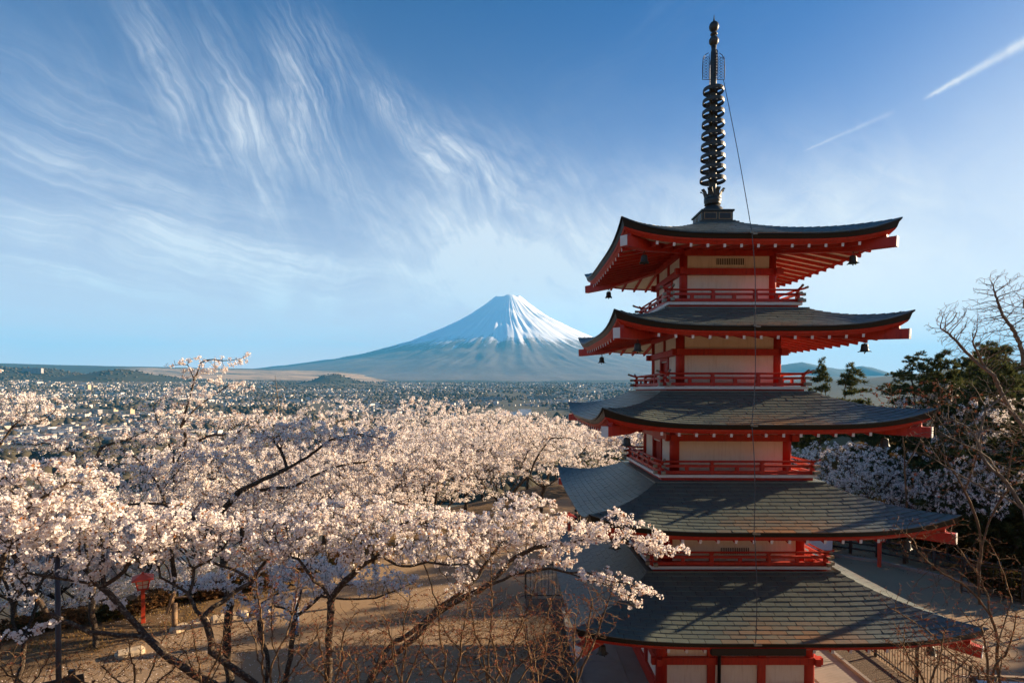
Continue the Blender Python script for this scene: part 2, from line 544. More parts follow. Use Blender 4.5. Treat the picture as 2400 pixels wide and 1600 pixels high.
SH_PITCH, SH_W = 0.166, 0.395
all_sh = []          # (size in view, roof index, verts, rnd, stain)
roofs = []
prng = random.Random(3)
for i, (s, zm, zt, si, zi) in enumerate(ROOFS):
    # under-sheet: a closed shell
    mb = MB()
    NU, NTT = 24, 8
    for k in range(4):
        top = [[roof_pt(i, k, -1 + 2 * a / NU, b / NTT, -0.012) for a in range(NU + 1)] for b in range(NTT + 1)]
        vs = [p for row in top for p in row]
        fs = [(b * (NU + 1) + a, b * (NU + 1) + a + 1, (b + 1) * (NU + 1) + a + 1, (b + 1) * (NU + 1) + a) for b in range(NTT) for a in range(NU)]
        mb.add(vs, fs)
    roof = mb.build('roof', M['black_edge'], pagoda, True)
    roofs.append(roof)
    # black eave edge, deeper towards the corners
    mb = MB()
    for k in range(4):
        NE = 40
        rows = []
        for a in range(NE + 1):
            u = -1 + 2 * a / NE
            th = 0.135 + 0.10 * abs(u) ** 5
            p = roof_pt(i, k, u, 0, 0.018)
            q = roof_pt(i, k, u, 0.0, 0)
            nrm = turn((0, -1, 0), k)
            inn = -turn((0, -1, 0), k)
            tang = turn((1, 0, 0), k)
            # mitre at the corners
            def off(pt, d):
                return pt + inn * d - tang * (d * u)
            rows.append([off(p, -0.012), off(p, -0.012) - Vector((0, 0, 0.035)), off(p, 0.02) - Vector((0, 0, 0.04)),
                         off(p, 0.07) - Vector((0, 0, th)), off(p, 0.28) - Vector((0, 0, th - 0.03)), off(p, 0.2)])
        m_ = len(rows[0])
        vs = [p for r_ in rows for p in r_]
        fs = [(a * m_ + b, (a + 1) * m_ + b, (a + 1) * m_ + b + 1, a * m_ + b + 1) for a in range(NE) for b in range(m_ - 1)]
        mb.add(vs, [f[::-1] for f in fs])
    mb.build('eave_edge', M['black_edge'], roof)
    # red eave board below it
    mb = MB()
    for k in range(4):
        NE = 40
        rows = []
        inn, tang = turn((0, 1, 0), k), turn((1, 0, 0), k)
        for a in range(NE + 1):
            u = -1 + 2 * a / NE
            th = 0.135 + 0.10 * abs(u) ** 5
            p = roof_pt(i, k, u, 0, 0.0)
            zl = (zm + 0.72 * upturn(i, u * s)) + Z0 - 0.245
            def off(pt, d, z=None):
                q = pt + inn * d - tang * (d * u)
                if z is not None:
                    q = Vector((q.x, q.y, z))
                return q
            z1 = p.z - th + 0.01
            rows.append([off(p, 0.075, z1), off(p, 0.10, z1 - 0.05), off(p, 0.125, z1 - 0.052), off(p, 0.20, min(zl, z1 - 0.06)), off(p, 0.30, min(zl, z1 - 0.06) + 0.01), off(p, 0.30, z1)])
        m_ = len(rows[0])
        vs = [p for r_ in rows for p in r_]
        fs = [(a * m_ + b, (a + 1) * m_ + b, (a + 1) * m_ + b + 1, a * m_ + b + 1) for a in range(NE) for b in range(m_ - 1)]
        mb.add(vs, [f[::-1] for f in fs])
    mb.build('eave_board', M['vermilion'], roof)
    # shingles
    run = math.hypot(s - si, zi - zm)
    nr = int(round(run / SH_PITCH))
    for k in range(4):
        for j in range(nr):
            t0, t1 = j / nr, min(1.0, (j + 1.12) / nr)
            h0, h1 = s + (si - s) * t0, s + (si - s) * t1
            x0 = -h0 - SH_W * (0.5 if j % 2 else 0.0) - 0.07 * ((j * 7) % 3)
            x = x0
            while x < h0:
                xa, xb = x + 0.0065, x + SH_W - 0.0065
                x += SH_W
                a0, b0 = max(-1, xa / h0), min(1, xb / h0)
                a1, b1 = max(-1, xa / h1), min(1, xb / h1)
                if b0 - a0 < 0.004 or a0 >= 1 or b0 <= -1:
                    continue
                if a1 > 1 or b1 < -1:
                    a1 = b1 = max(-1, min(1, a1))
                lo = 0.019 + prng.uniform(-0.003, 0.004)
                tw = prng.uniform(-0.003, 0.003)
                P = [roof_pt(i, k, a0, t0, lo + tw), roof_pt(i, k, b0, t0, lo - tw), roof_pt(i, k, b1, t1, 0.004), roof_pt(i, k, a1, t1, 0.004)]
                Q = [roof_pt(i, k, a0, t0, 0.002), roof_pt(i, k, b0, t0, 0.002)]
                if j == 0:
                    d = turn((0, -0.02, 0), k)
                    P[0] += d; P[1] += d; Q[0] += d; Q[1] += d
                V = P + Q
                c = sum(P, Vector()) / 4
                nrm = (P[1] - P[0]).cross(P[3] - P[0])
                wc = c + Vector((PX, PY, 0)) - EYE
                vis = max(0.0, -nrm.dot(wc)) / wc.length ** 3
                um = (a0 + b0) / 2 - 0.10
                st = max(0.0, 1 - (um / 0.42) ** 2) * max(0.0, 1 - t0 / 0.42) if k == 0 else 0.0
                if k == 1 or k == 3:
                    st = 0.25 * max(0.0, 1 - (um / 0.6) ** 2) * max(0.0, 1 - t0 / 0.5)
                if k == 1 and i < 2:
                    vis *= 0.2
                all_sh.append((vis, i, k, V, prng.random(), st))
SH_F = [(0, 1, 2, 3), (4, 5, 1, 0), (4, 0, 3), (1, 5, 2)]
order = sorted(range(len(all_sh)), key=lambda q: -all_sh[q][0])
single = set(order[:300])
rest = {}


def sh_mesh(items):
    me = bpy.data.meshes.new('shingle')
    vs, fs, rn, st = [], [], [], []
    for vis, i, k, V, r_, s_ in items:
        o = len(vs)
        vs += [tuple(p) for p in V]
        fs += [tuple(a + o for a in f) for f in SH_F]
        rn += [r_] * 6
        st += [s_] * 6
    me.from_pydata(vs, [], fs)
    for nm, arr in (('rnd', rn), ('stain', st)):
        a = me.attributes.new(nm, 'FLOAT', 'POINT')
        a.data.foreach_set('value', arr)
    me.materials.append(M['shingle'])
    return me


for q, it in enumerate(all_sh):
    if q in single:
        put('shingle', sh_mesh([it]), roofs[it[1]])
    else:
        rest.setdefault(it[1], []).append(it)
for i, its in rest.items():
    put('shingle_rows', sh_mesh(its), roofs[i], kind='stuff')

# ---- rafters, soffits, hip rafters
for i, (s, zm, zt, si, zi) in enumerate(ROOFS):
    w = WALLS[i]
    zr = zm - 0.275 + Z0                      # centre of the rafter ends
    slope = 0.20
    zin = zr + slope * (s - 0.22 - w)
    sp = 0.449
    for k in range(4):
        for a in range(-6, 7):
            x = a * sp
            if abs(x) > s - 0.75:
                continue
            ye, yi = s - 0.20, max(w - 0.05, abs(x) + 0.02)
            ze = zr + 0.62 * upturn(i, x)
            zi_ = zr + slope * (ye - yi) + 0.62 * upturn(i, x) * 0.4
            mb = MB().bar(turn((x, -yi, zi_), k), turn((x, -ye, ze), k), 0.062, 0.085)
            ra = mb.build('rafter', M['vermilion'], pagoda)
            e = MB().bar(turn((x, -ye + 0.002, ze), k), turn((x, -ye - 0.012, ze - 0.0015), k), 0.066, 0.089)
            e.build('rafter_end', M['white_paint'], ra)
    mb = MB()
    for k in range(4):
        NE = 16
        vs = []
        for a in range(NE + 1):
            u = -1 + 2 * a / NE
            for yy, f in ((s - 0.25, 1.0), ((s + w) / 2, 0.4), (w - 0.1, 0.0)):
                x = u * yy
                vs.append(turn((x, -yy, zr + slope * (s - 0.2 - yy) + 0.052 + 0.62 * upturn(i, u * s) * f * 0.9), k))
        fs = []
        for a in range(NE):
            for b in range(2):
                fs.append((a * 3 + b, a * 3 + b + 1, a * 3 + 3 + b + 1, a * 3 + 3 + b))
        mb.add(vs, fs)
    mb.build('soffit', M['plaster'], pagoda)
    # red fillet where the soffit meets the eave board
    for cx, cy in ((-1, -1), (1, -1), (1, 1), (-1, 1)):
        d = Vector((cx, cy, 0)).normalized()
        L = s * math.sqrt(2)
        zt_ = zt + Z0
        p0 = d * (w * math.sqrt(2) - 0.1) + Vector((0, 0, zin + 0.02))
        p1 = d * (L - 1.1) + Vector((0, 0, zr + 0.12))
        p2 = d * (L - 0.10) + Vector((0, 0, zt_ - 0.60))
        mb = MB()
        mb.bar(p0, p1, 0.20, 0.26).bar(p1 - (p1 - p0).normalized() * 0.02, p2, 0.20, 0.26)
        hr = mb.build('hip_rafter', M['vermilion'], pagoda)
        dd = (p2 - p1).normalized()
        MB().bar(p2 - dd * 0.003, p2 + dd * 0.016, 0.208, 0.27).build('hip_end', M['white_paint'], hr)
        # upper tail between the hip rafter and the roof tip
        MB().bar(d * (L - 1.2) + Vector((0, 0, zr + 0.28)), d * (L - 0.32) + Vector((0, 0, zt_ - 0.36)), 0.14, 0.24).build('hip_tail', M['vermilion'], hr)

# ---- storeys
BEAM_Z = [3.63, 1.20, -1.36, -4.02, -7.78]
BASES = [BALC[0][1] + 0.04, BALC[1][1] + 0.04, BALC[2][1] + 0.04, BALC[3][1] + 0.04, -9.0]
cr = 0.122


def vent(parent, x, y, z, wd, ht, n):
    v = MB().box((x, y - 0.002, z), (wd, 0.01, ht)).build('vent', M['iron'], parent)
    for a in range(n + 1):
        MB().box((x - wd / 2 + wd * a / n, y - 0.006, z), (wd / n * 0.34, 0.014, ht + 0.004)).build('slat', M['plaster'], v)
    MB().box((x, y, z + ht / 2 + 0.012), (wd + 0.03, 0.014, 0.024)).build('head_trim', M['plaster'], v)
    return v


for i in range(5):
    w = WALLS[i]
    s, zm = ROOFS[i][0], ROOFS[i][1]
    ztop = zm - 0.275 + 0.20 * (s - 0.22 - w) + Z0
    zb = BASES[i] + Z0
    bz = BEAM_Z[i] + Z0
    r = cr + 0.012 * i
    ground = (i == 4)
    # corner columns
    for cx, cy in ((-1, -1), (1, -1), (1, 1), (-1, 1)):
        c = w - r
        MB().lathe([(r, zb), (r, ztop)], (cx * c, cy * c, 0), 20).build('column', M['vermilion'], pagoda, True)
    bh = 0.19 if not ground else 0.20
    for k in range(4):
        yf = w - r * 0.55                    # plaster face
        side_door = (k != 0 and i < 4)
        # top plate beam under the rafters and the middle beam
        L = w + 0.16
        MB().box((0, -(w - 0.05), ztop - 0.05), (2 * w - 0.04 - 0.2, 0.16, 0.26)).rot4(k).build('beam', M['vermilion'], pagoda)
        e = 0.006 * (k % 2)
        MB().box((0.0, -(w - 0.03), bz + e), (2 * L, 0.15, bh)).rot4(k).build('beam', M['vermilion'], pagoda)
        # plaster panels
        def panel(x0, x1, z0, z1, nm='wall_panel'):
            if z1 - z0 < 0.05:
                return
            MB().box(((x0 + x1) / 2, -(yf - 0.04), (z0 + z1) / 2), (x1 - x0, 0.08, z1 - z0)).rot4(k).build(nm, M['plaster'], pagoda)
        xi = w - 2 * r + 0.03
        ups = (ztop - 0.18, bz + bh / 2)
        los = (bz - bh / 2, zb)
        if ground:
            posts = [-(w / 3 - 0.04), w / 3 - 0.04]
            for xp in posts:
                MB().box((xp, -(yf + 0.02), (zb + ztop) / 2 - 0.15), (0.22, 0.12, ztop - zb - 0.3)).rot4(k).build('post', M['vermilion'], pagoda)
            edges = [-xi, posts[0] - 0.105, posts[0] + 0.105, posts[1] - 0.105, posts[1] + 0.105, xi]
            for a in range(0, 6, 2):
                panel(edges[a], edges[a + 1], ups[1], ups[0])
                panel(edges[a], edges[a + 1], los[1] + 0.5, los[0])
            MB().box((0, -(w - 0.06), zb + 0.25), (2 * xi, 0.1, 0.5)).rot4(k).build('sill_beam', M['vermilion'], pagoda)
        elif not side_door:
            panel(-xi, xi, ups[1], ups[0])
            panel(-xi, xi, los[1], los[0])
        else:
            MB().box((0, -(yf + 0.015), (ups[0] + ups[1]) / 2), (0.14, 0.07, ups[0] - ups[1])).rot4(k).build('post', M['vermilion'], pagoda)
            panel(-xi, -0.07, ups[1], ups[0]); panel(0.07, xi, ups[1], ups[0])
            dw = 0.30 * w
            panel(-xi, -dw, los[1], los[0]); panel(dw, xi, los[1], los[0])
            hgt = los[0] - los[1]
            zc = (los[0] + los[1]) / 2
            dr = MB().box((0, -(yf - 0.07), zc), (2 * dw - 0.2, 0.05, hgt - 0.1)).rot4(k).build('door', M['vermilion'], pagoda)
            fb = MB()
            for sx in (-1, 1):
                fb.box((sx * (dw - 0.055), -(yf - 0.02), zc), (0.11, 0.14, hgt))
            fb.box((0, -(yf - 0.02), los[0] - 0.05), (2 * dw - 0.22, 0.13, 0.1))
            fb.rot4(k).build('door_frame', M['vermilion'], dr)
            for sx in (-1, 0, 1):
                MB().box((sx * (dw - 0.13) * 0.9, -(yf - 0.04), zc), (0.035, 0.02, hgt - 0.14)).rot4(k).build('door_batten', M['vermilion'], dr)
            MB().box((0, -(yf + 0.0), los[0] - 0.125), (2 * dw - 0.22, 0.03, 0.03)).rot4(k).build('lintel_strip', M['white_paint'], dr)
    if i == 0:
        vent(pagoda, 0.05, -(w - r * 0.55 + 0.006), 3.945 + Z0, 0.85, 0.19, 16)
    if i == 3:
        vent(pagoda, 0.02, -(w - r * 0.55 + 0.006), -4.66 + Z0, 0.85, 0.19, 16)

# ---- balconies
for i, (bw, z) in enumerate(BALC):
    z += Z0
    wi = ROOFS[i + 1][3]
    fl = MB().box((0, 0, z + 0.02), (2 * bw - 0.02, 2 * bw - 0.02, 0.045)).build('balcony', M['vermilion'], pagoda)
    for k in range(4):
        e = 0.003 * (k % 2)
        MB().box((0, -(bw - 0.045), z + e), (2 * bw - (0.18 if k % 2 else 0), 0.09, 0.082)).rot4(k).build('edge_beam', M['white_paint'], fl)
        MB().box((0, -(bw - 0.12), z - 0.09 + e), (2 * bw - 0.16 - (0.12 if k % 2 else 0), 0.08, 0.098)).rot4(k).build('under_beam', M['vermilion'], fl)
        # metal skirting flared onto the roof
        q = [turn(p, k) for p in ((-bw + 0.08, -(bw - 0.08), z - 0.13), (bw - 0.08, -(bw - 0.08), z - 0.13),
                                  (wi + 0.06, -(wi + 0.06), ROOFS[i + 1][4] + Z0 + 0.02), (-wi - 0.06, -(wi + 0.06), ROOFS[i + 1][4] + Z0 + 0.02),
                                  (wi + 0.06, -(wi + 0.06), ROOFS[i + 1][4] + Z0 - 0.02), (-wi - 0.06, -(wi + 0.06), ROOFS[i + 1][4] + Z0 - 0.02))]
        mb = MB().add(q, [(0, 3, 2, 1), (3, 5, 4, 2)])
        me = mb.mesh('skirting', M['shingle'])
        put('skirting', me, fl)
        xr = bw - 0.10
        ext = 0.22
        zb_, zm_, zt_ = z + 0.105, z + 0.285, z + 0.415
        for nm, zz, hh, ww in (('base_rail', zb_, 0.085, 0.10), ('middle_rail', zm_, 0.068, 0.07)):
            zz += 0.004 * (k % 2)
            rl = MB().box((0, -xr, zz), (2 * (xr + ext), ww, hh)).rot4(k).build(nm, M['vermilion'], fl)
            for sx in (-1, 1):
                MB().box((sx * (xr + ext - 0.035), -xr, zz), (0.10, ww + 0.012, hh + 0.012)).rot4(k).build('rail_cap', M['cap_metal'], fl)
        mb = MB()
        pts = [(-xr - 0.30, -xr, zt_ + 0.085), (-xr - 0.20, -xr, zt_ + 0.045), (-xr - 0.06, -xr, zt_ + 0.006), (-xr + 0.1, -xr, zt_),
               (xr - 0.1, -xr, zt_), (xr + 0.06, -xr, zt_ + 0.006), (xr + 0.20, -xr, zt_ + 0.045), (xr + 0.30, -xr, zt_ + 0.085)]
        mb.tube(pts, 0.031, 8).rot4(k).build('top_rail', M['vermilion'], fl, True)
        for sx in (-1, 1):
            MB().tube([(sx * (xr + 0.235), -xr, zt_ + 0.059), (sx * (xr + 0.315), -xr, zt_ + 0.091)], 0.036, 8).rot4(k).build('rail_cap', M['cap_metal'], fl)
        n = 3
        for a in range(n + 1):
            x = -xr + 2 * xr * a / n
            if a == n:
                continue
            ww = 0.11
            MB().box((x, -xr, (z + 0.04 + zm_ + 0.05) / 2), (ww, ww * 0.9, zm_ + 0.05 - z - 0.04)).box((x, -xr, zm_ + 0.075), (ww * 0.7, 0.07, 0.09)).box((x, -xr, zt_ - 0.03), (ww * 1.15, 0.08, 0.03)).rot4(k).build('post', M['vermilion'], fl)
        for a in range(n):
            x = -xr + 2 * xr * (a + 0.5) / n
            MB().box((x, -xr, (zb_ + zm_) / 2), (0.10, 0.06, zm_ - zb_ - 0.06)).rot4(k).build('strut', M['vermilion'], fl)

# ---- spire
sb = 5.39 + Z0
spire = MB().lathe([(0.125, sb + 0.3), (0.12, sb + 1.5), (0.105, sb + 3.5), (0.098, 10.1 + Z0), (0.095, 11.05 + Z0), (0.075, 11.12 + Z0), (0.085, 11.24 + Z0)], n=16).build('spire', M['bronze'], pagoda, True)
MB().box((0, 0, sb - 0.03), (1.27, 1.27, 0.10)).box((0, 0, sb + 0.045), (1.10, 1.10, 0.05)).box((0, 0, sb + 0.22), (0.97, 0.97, 0.30)).box((0, 0, sb + 0.395), (1.05, 1.05, 0.055)).build('base_box', M['bronze'], spire)
for k in range(4):
    for sx in (-1, 1):
        MB().box((sx * 0.235, -0.491, sb + 0.22), (0.41, 0.014, 0.22)).rot4(k).build('base_panel', M['gold_trim'], spire)
        MB().box((sx * 0.235, -0.496, sb + 0.22), (0.35, 0.016, 0.17)).rot4(k).build('base_inset', M['iron'], spire)
MB().lathe([(0.36, sb + 0.42), (0.355, sb + 0.5), (0.30, sb + 0.60), (0.20, sb + 0.68), (0.14, sb + 0.7)], n=24).build('dome', M['bronze'], spire, True)
lo = MB().lathe([(0.13, sb + 0.68), (0.26, sb + 0.72), (0.24, sb + 0.76), (0.27, sb + 0.80), (0.27, sb + 0.92), (0.14, sb + 0.92)], n=24).build('lotus_cup', M['bronze'], spire, True)
for a in range(8):
    th = a * math.pi / 4 + 0.2
    d = Vector((math.cos(th), math.sin(th), 0))
    pts = [d * rr + Vector((0, 0, sb + zz)) for rr, zz in ((0.25, 0.84), (0.25, 0.98), (0.29, 1.10), (0.37, 1.19), (0.40, 1.18))]
    tn = Vector((-d.y, d.x, 0))
    wd = (0.09, 0.09, 0.075, 0.075, 0.03)
    vs, fs = [], []
    for p, q in zip(pts, wd):
        vs += [p - tn * q, p + tn * q, p + tn * q - d * 0.025, p - tn * q - d * 0.025]
    for b in range(4):
        for c in range(4):
            fs.append((b * 4 + c, b * 4 + (c + 1) % 4, b * 4 + 4 + (c + 1) % 4, b * 4 + 4 + c))
    fs += [(3, 2, 1, 0), (16, 17, 18, 19)]
    MB().add(vs, fs).build('petal', M['bronze'], lo)
for a in range(9):
    zc = Z0 + 6.91 + a * 0.3615
    rr = 0.405 - 0.079 * a / 8
    hh = 0.057
    ring = MB().lathe([(rr, zc - hh), (rr + 0.006, zc), (rr, zc + hh), (rr - 0.03, zc + hh), (rr - 0.03, zc - hh)], n=32, closed=True).build('ring', M['bronze'], spire)
    sp_ = MB()
    for q in range(4):
        th = q * math.pi / 2 + math.pi / 4
        sp_.bar((0.09 * math.cos(th), 0.09 * math.sin(th), zc), ((rr - 0.02) * math.cos(th), (rr - 0.02) * math.sin(th), zc), 0.07, 0.045, w2=0.12)
    sp_.lathe([(0.13, zc - 0.06), (0.14, zc), (0.13, zc + 0.06)], n=14)
    sp_.build('ring_spokes', M['bronze'], ring)
zf0, zf1 = Z0 + 10.16, Z0 + 11.02
for k in range(4):
    mb = MB()
    b_ = 0.011
    H = zf1 - zf0
    out = [(0.10, 0, zf0), (0.36, 0, zf0), (0.362, 0, zf0 + 0.5 * H), (0.345, 0, zf0 + 0.75 * H), (0.27, 0, zf0 + 0.93 * H), (0.17, 0, zf1)]
    mb.tube(out, b_, 6)
    mb.tube([(0.13, 0, zf0), (0.13, 0, zf0 + 0.95 * H)], b_ * 0.8, 6)
    for q in range(8):
        z_ = zf0 + H * (0.03 + 0.105 * q)
        mb.tube([(0.355, 0, z_), (0.33, 0, z_ + 0.10), (0.28, 0, z_ + 0.06), (0.27, 0, z_ + 0.01), (0.30, 0, z_ + 0.02)], b_ * 0.75, 5)
        mb.tube([(0.14, 0, z_), (0.18, 0, z_ + 0.09), (0.225, 0, z_ + 0.06), (0.22, 0, z_ + 0.01), (0.19, 0, z_ + 0.02)], b_ * 0.75, 5)
        mb.tube([(0.22, 0, z_ + 0.02), (0.25, 0, z_ + 0.07), (0.27, 0, z_ + 0.03)], b_ * 0.7, 5)
    mb.rot4(k).build('flame_fin', M['iron'], spire)
for zc, rr, sq in ((11.40, 0.155, 1.0), (11.86, 0.155, 1.12)):
    pr = [(max(0.05, rr * math.sin(a)), Z0 + zc - rr * sq * math.cos(a)) for a in [0.25 + 0.265 * q for q in range(11)]]
    MB().lathe(pr, n=20).build('jewel', M['bronze'], spire, True)
MB().lathe([(0.075, Z0 + 11.2), (0.07, Z0 + 11.7)], n=12).lathe([(0.10, Z0 + 11.59), (0.115, Z0 + 11.62), (0.10, Z0 + 11.65)], n=14).build('neck', M['bronze'], spire, True)
MB().lathe([(0.05, Z0 + 12.0), (0.028, Z0 + 12.06), (0.012, Z0 + 12.18), (0.008, Z0 + 12.24)], n=10).build('tip', M['bronze'], spire, True)

# ---- lightning cable, gutter and drainpipe on the front
cpts = [(0.30, -0.05, Z0 + 10.15)]
for i, x in enumerate((-0.31, -0.30, -0.505, -0.58, -0.68)):
    s, zm = ROOFS[i][0], ROOFS[i][1]
    cpts.append((x + 0.02, -s - 0.06, Z0 + zm + 0.03))
cab = MB()
full = []
for a, b in zip(cpts[:-1], cpts[1:]):
    a, b = Vector(a), Vector(b)
    for q in range(8):
        u = q / 8
        full.append(a.lerp(b, u) + Vector((0.05 * math.sin(math.pi * u), 0.0, -0.12 * math.sin(math.pi * u) * (1 if a.y > -1 else 0))))
full.append(Vector(cpts[-1]))
cable = MB().tube(full, 0.011, 5).build('lightning_cable', M['cable'], pagoda)
for p in cpts[1:]:
    MB().box((p[0], p[1], p[2] - 0.02), (0.07, 0.05, 0.06)).box((p[0] + 0.11, p[1] + 0.04, p[2] - 0.05), (0.12, 0.03, 0.04)).build('cable_clip', M['cap_metal'], cable)
gz = Z0 + ROOFS[4][1] - 0.235
g = MB()
for x0, x1 in ((-1.92, 0.38),):
    g.box(((x0 + x1) / 2 + 0.25, -4.86, gz - 0.0), (x1 - x0, 0.14, 0.17))
gut = g.build('gutter', M['iron'], pagoda)
MB().tube([(-0.78, -4.86, gz), (-0.66, -4.7, gz - 0.15), (-0.60, -3.0, gz - 0.55), (-0.56, -2.44, gz - 0.75), (-0.56, -2.44, 0.1)], 0.05, 8).build('drainpipe', M['iron'], pagoda, True)

# ---- wind bells: each hangs from a hip rafter, a thing of its own
def bell_meshes():
    b = MB().lathe([(0.02, 0.0), (0.06, -0.005), (0.085, -0.03), (0.092, -0.09), (0.098, -0.16), (0.118, -0.205), (0.135, -0.222), (0.12, -0.222), (0.09, -0.17), (0.07, -0.04)], n=18)
    for a in range(4):
        th = a * math.pi / 2 + 0.6
        b.bar((0.11 * math.cos(th), 0.11 * math.sin(th), -0.205), (0.165 * math.cos(th), 0.165 * math.sin(th), -0.232), 0.05, 0.018, w2=0.02)
    body = b.mesh('bell_body', M['bronze'], True)
    rg = MB()
    rg.tube([(0.03 * math.cos(q * math.pi / 5), 0, 0.035 + 0.036 * math.sin(q * math.pi / 5)) for q in range(11)], 0.008, 6, False)
    rg.tube([(0, 0.022 * math.cos(q * math.pi / 5), 0.085 + 0.026 * math.sin(q * math.pi / 5)) for q in range(11)], 0.007, 6, False)
    ring = rg.mesh('bell_ring', M['iron'])
    clap = MB().tube([(0, 0, -0.03), (0, 0, -0.27)], 0.005, 5).lathe([(0.01, -0.28), (0.022, -0.262), (0.01, -0.245)], n=8).mesh('clapper', M['iron'])
    return body, ring, clap


BELL = bell_meshes()
STY = ['top', 'second', 'third', 'fourth', 'lowest']
CRN = {(-1, -1): 'front left', (1, -1): 'front right', (-1, 1): 'far left', (1, 1): 'far right'}
for i in range(5):
    s, zm, zt, _, _ = ROOFS[i]
    for (cx, cy), nm in CRN.items():
        if cx == 1 and cy == 1 or (cx == -1 and cy == 1 and i > 2):
            continue
        d = Vector((cx, cy, 0)).normalized()
        L = s * math.sqrt(2) - 1.12
        zr = zm - 0.275 + Z0
        p = d * L + Vector((PX, PY, zr + 0.12 - 0.13 - 0.10))
        bl = empty('wind_bell', p, 0.3 * i, label='dark bronze wind bell under the %s corner of the %s pagoda roof' % (nm, STY[i]), cat='bell', group='wind bells under the pagoda eaves')
        put('bell_body', BELL[0], bl)
        put('hanging_ring', BELL[1], bl)
        put('clapper', BELL[2], bl)

# ================================================================== LAND
def sstep(a, b, x):
    t = np.clip((x - a) / (b - a), 0, 1)
    return t * t * (3 - 2 * t)


def vnoise(x, y, seed=0):
    """cheap value noise"""
    xi, yi = np.floor(x).astype(np.int64), np.floor(y).astype(np.int64)
    xf, yf = x - xi, y - yi
    xf, yf = xf * xf * (3 - 2 * xf), yf * yf * (3 - 2 * yf)
    def h(a, b):
        n = (a * 374761393 + b * 668265263 + seed * 974634777) & 0xffffffff
        n = ((n ^ (n >> 13)) * 1274126177) & 0xffffffff
        return ((n ^ (n >> 16)) & 0xffff) / 65535.0
    return (h(xi, yi) * (1 - xf) + h(xi + 1, yi) * xf) * (1 - yf) + (h(xi, yi + 1) * (1 - xf) + h(xi + 1, yi + 1) * xf) * yf


def fbm(x, y, oct=4, seed=0):
    s, a, t = 0.0, 0.5, 0.0
    for o in range(oct):
        s = s + a * vnoise(x * 2 ** o, y * 2 ** o, seed + o)
        t += a
        a *= 0.5
    return s / t


def edge_dist(x, y):
    return -0.84 * (x + 4.7) + 0.543 * (y - 38.0)


PLAIN = ((0, -85), (1500, -85), (3000, -40), (4500, 30), (6000, 85), (8500, 165), (12000, 300), (20000, 480), (60000, 500))


def ground_z(x, y):
    x, y = np.asarray(x, float), np.asarray(y, float)
    D = np.hypot(x, y)
    # viewing-deck hillside behind and below the camera
    z = 7.3 * sstep(11.5, 0.5, y) * sstep(60, 20, np.abs(x)) + 10 * sstep(0, -30, y)
    # hill on the right
    hill = 4.5 * sstep(15, 34, x) * sstep(32, 50, y) + 2.0 * sstep(26, 60, x) * sstep(12, 40, y)
    e = np.maximum(edge_dist(x, y) - 0.6 + 1.5 * (fbm(x * 0.2, y * 0.2, 3, 3) - 0.5), 0)
    e2 = np.maximum(y - 62 + 0.1 * x, 0)
    e = np.maximum(e, e2)
    e = np.where(y < 0, np.maximum(np.abs(x) - 60, 0), e)
    e = e * e / (e + 9.0)
    pl = np.interp(D, [p[0] for p in PLAIN], [p[1] for p in PLAIN])
    drop = 1 - np.exp(-e * 0.5 / 85)
    z = (z + hill * np.exp(-e / 60)) * (1 - sstep(60, 240, D)) + drop * pl + (1 - drop) * 0.0
    far = sstep(700, 2500, D)
    az_ = x / np.maximum(y, 1.0)
    z = z + 135 * sstep(7500, 11500, D) * sstep(-0.20, -0.32, az_) * (y > 0)
    z = z + far * (fbm(x / 700, y / 700, 4, 5) - 0.5) * 18 * sstep(1500, 6000, D)
    # wooded hills across the plain on the left, and the small hill before the mountain
    for hx, hy, hh, rx, ry in HILLS:
        z = z + hh * np.exp(-((x - hx) / rx) ** 2 - ((y - hy) / ry) ** 2) * (0.78 + 0.44 * fbm(x / 260, y / 260, 4, 9))
    return z


def bearing(px, D):
    return ((px - 1200) / FPX * D, D)


HILLS = []
for px, D, yt, wpx, ry in ((20, 4300, 869, 90, 420), (150, 4500, 881, 60, 400), (245, 4400, 877, 62, 380), (330, 4600, 884, 60, 380), (425, 4700, 893, 80, 300), (500, 5000, 900, 90, 300),
                           (775, 5400, 879, 42, 320), (835, 5500, 896, 60, 260), (-200, 4200, 858, 120, 600), (620, 5600, 901, 120, 300), (1010, 5600, 903, 60, 200),
                           (1900, 5200, 893, 200, 500), (2400, 4300, 850, 300, 700)):
    x_, y_ = bearing(px, D)
    base_ = float(np.interp(math.hypot(x_, y_), [q_[0] for q_ in PLAIN], [q_[1] for q_ in PLAIN]))
    HILLS.append((x_, y_, max(8.0, 9 + (917.5 - yt) / FPX * D - base_), wpx / FPX * D, ry))

ang = np.concatenate([np.linspace(-50, 50, 401), np.linspace(52, 308, 65)])
ang = np.radians(ang)
rad = np.concatenate([[0.01], np.geomspace(0.8, 60, 130), np.geomspace(61.5, 55000, 230)])
AA, RR = np.meshgrid(ang, rad, indexing='ij')
gx, gy = RR * np.sin(AA), RR * np.cos(AA)
gz_ = ground_z(gx, gy)
na, nr_ = gx.shape
idx = np.arange(na * nr_).reshape(na, nr_)
nxt = np.roll(idx, -1, axis=0)
F = np.stack([idx[:, :-1], idx[:, 1:], nxt[:, 1:], nxt[:, :-1]], -1).reshape(-1, 4)


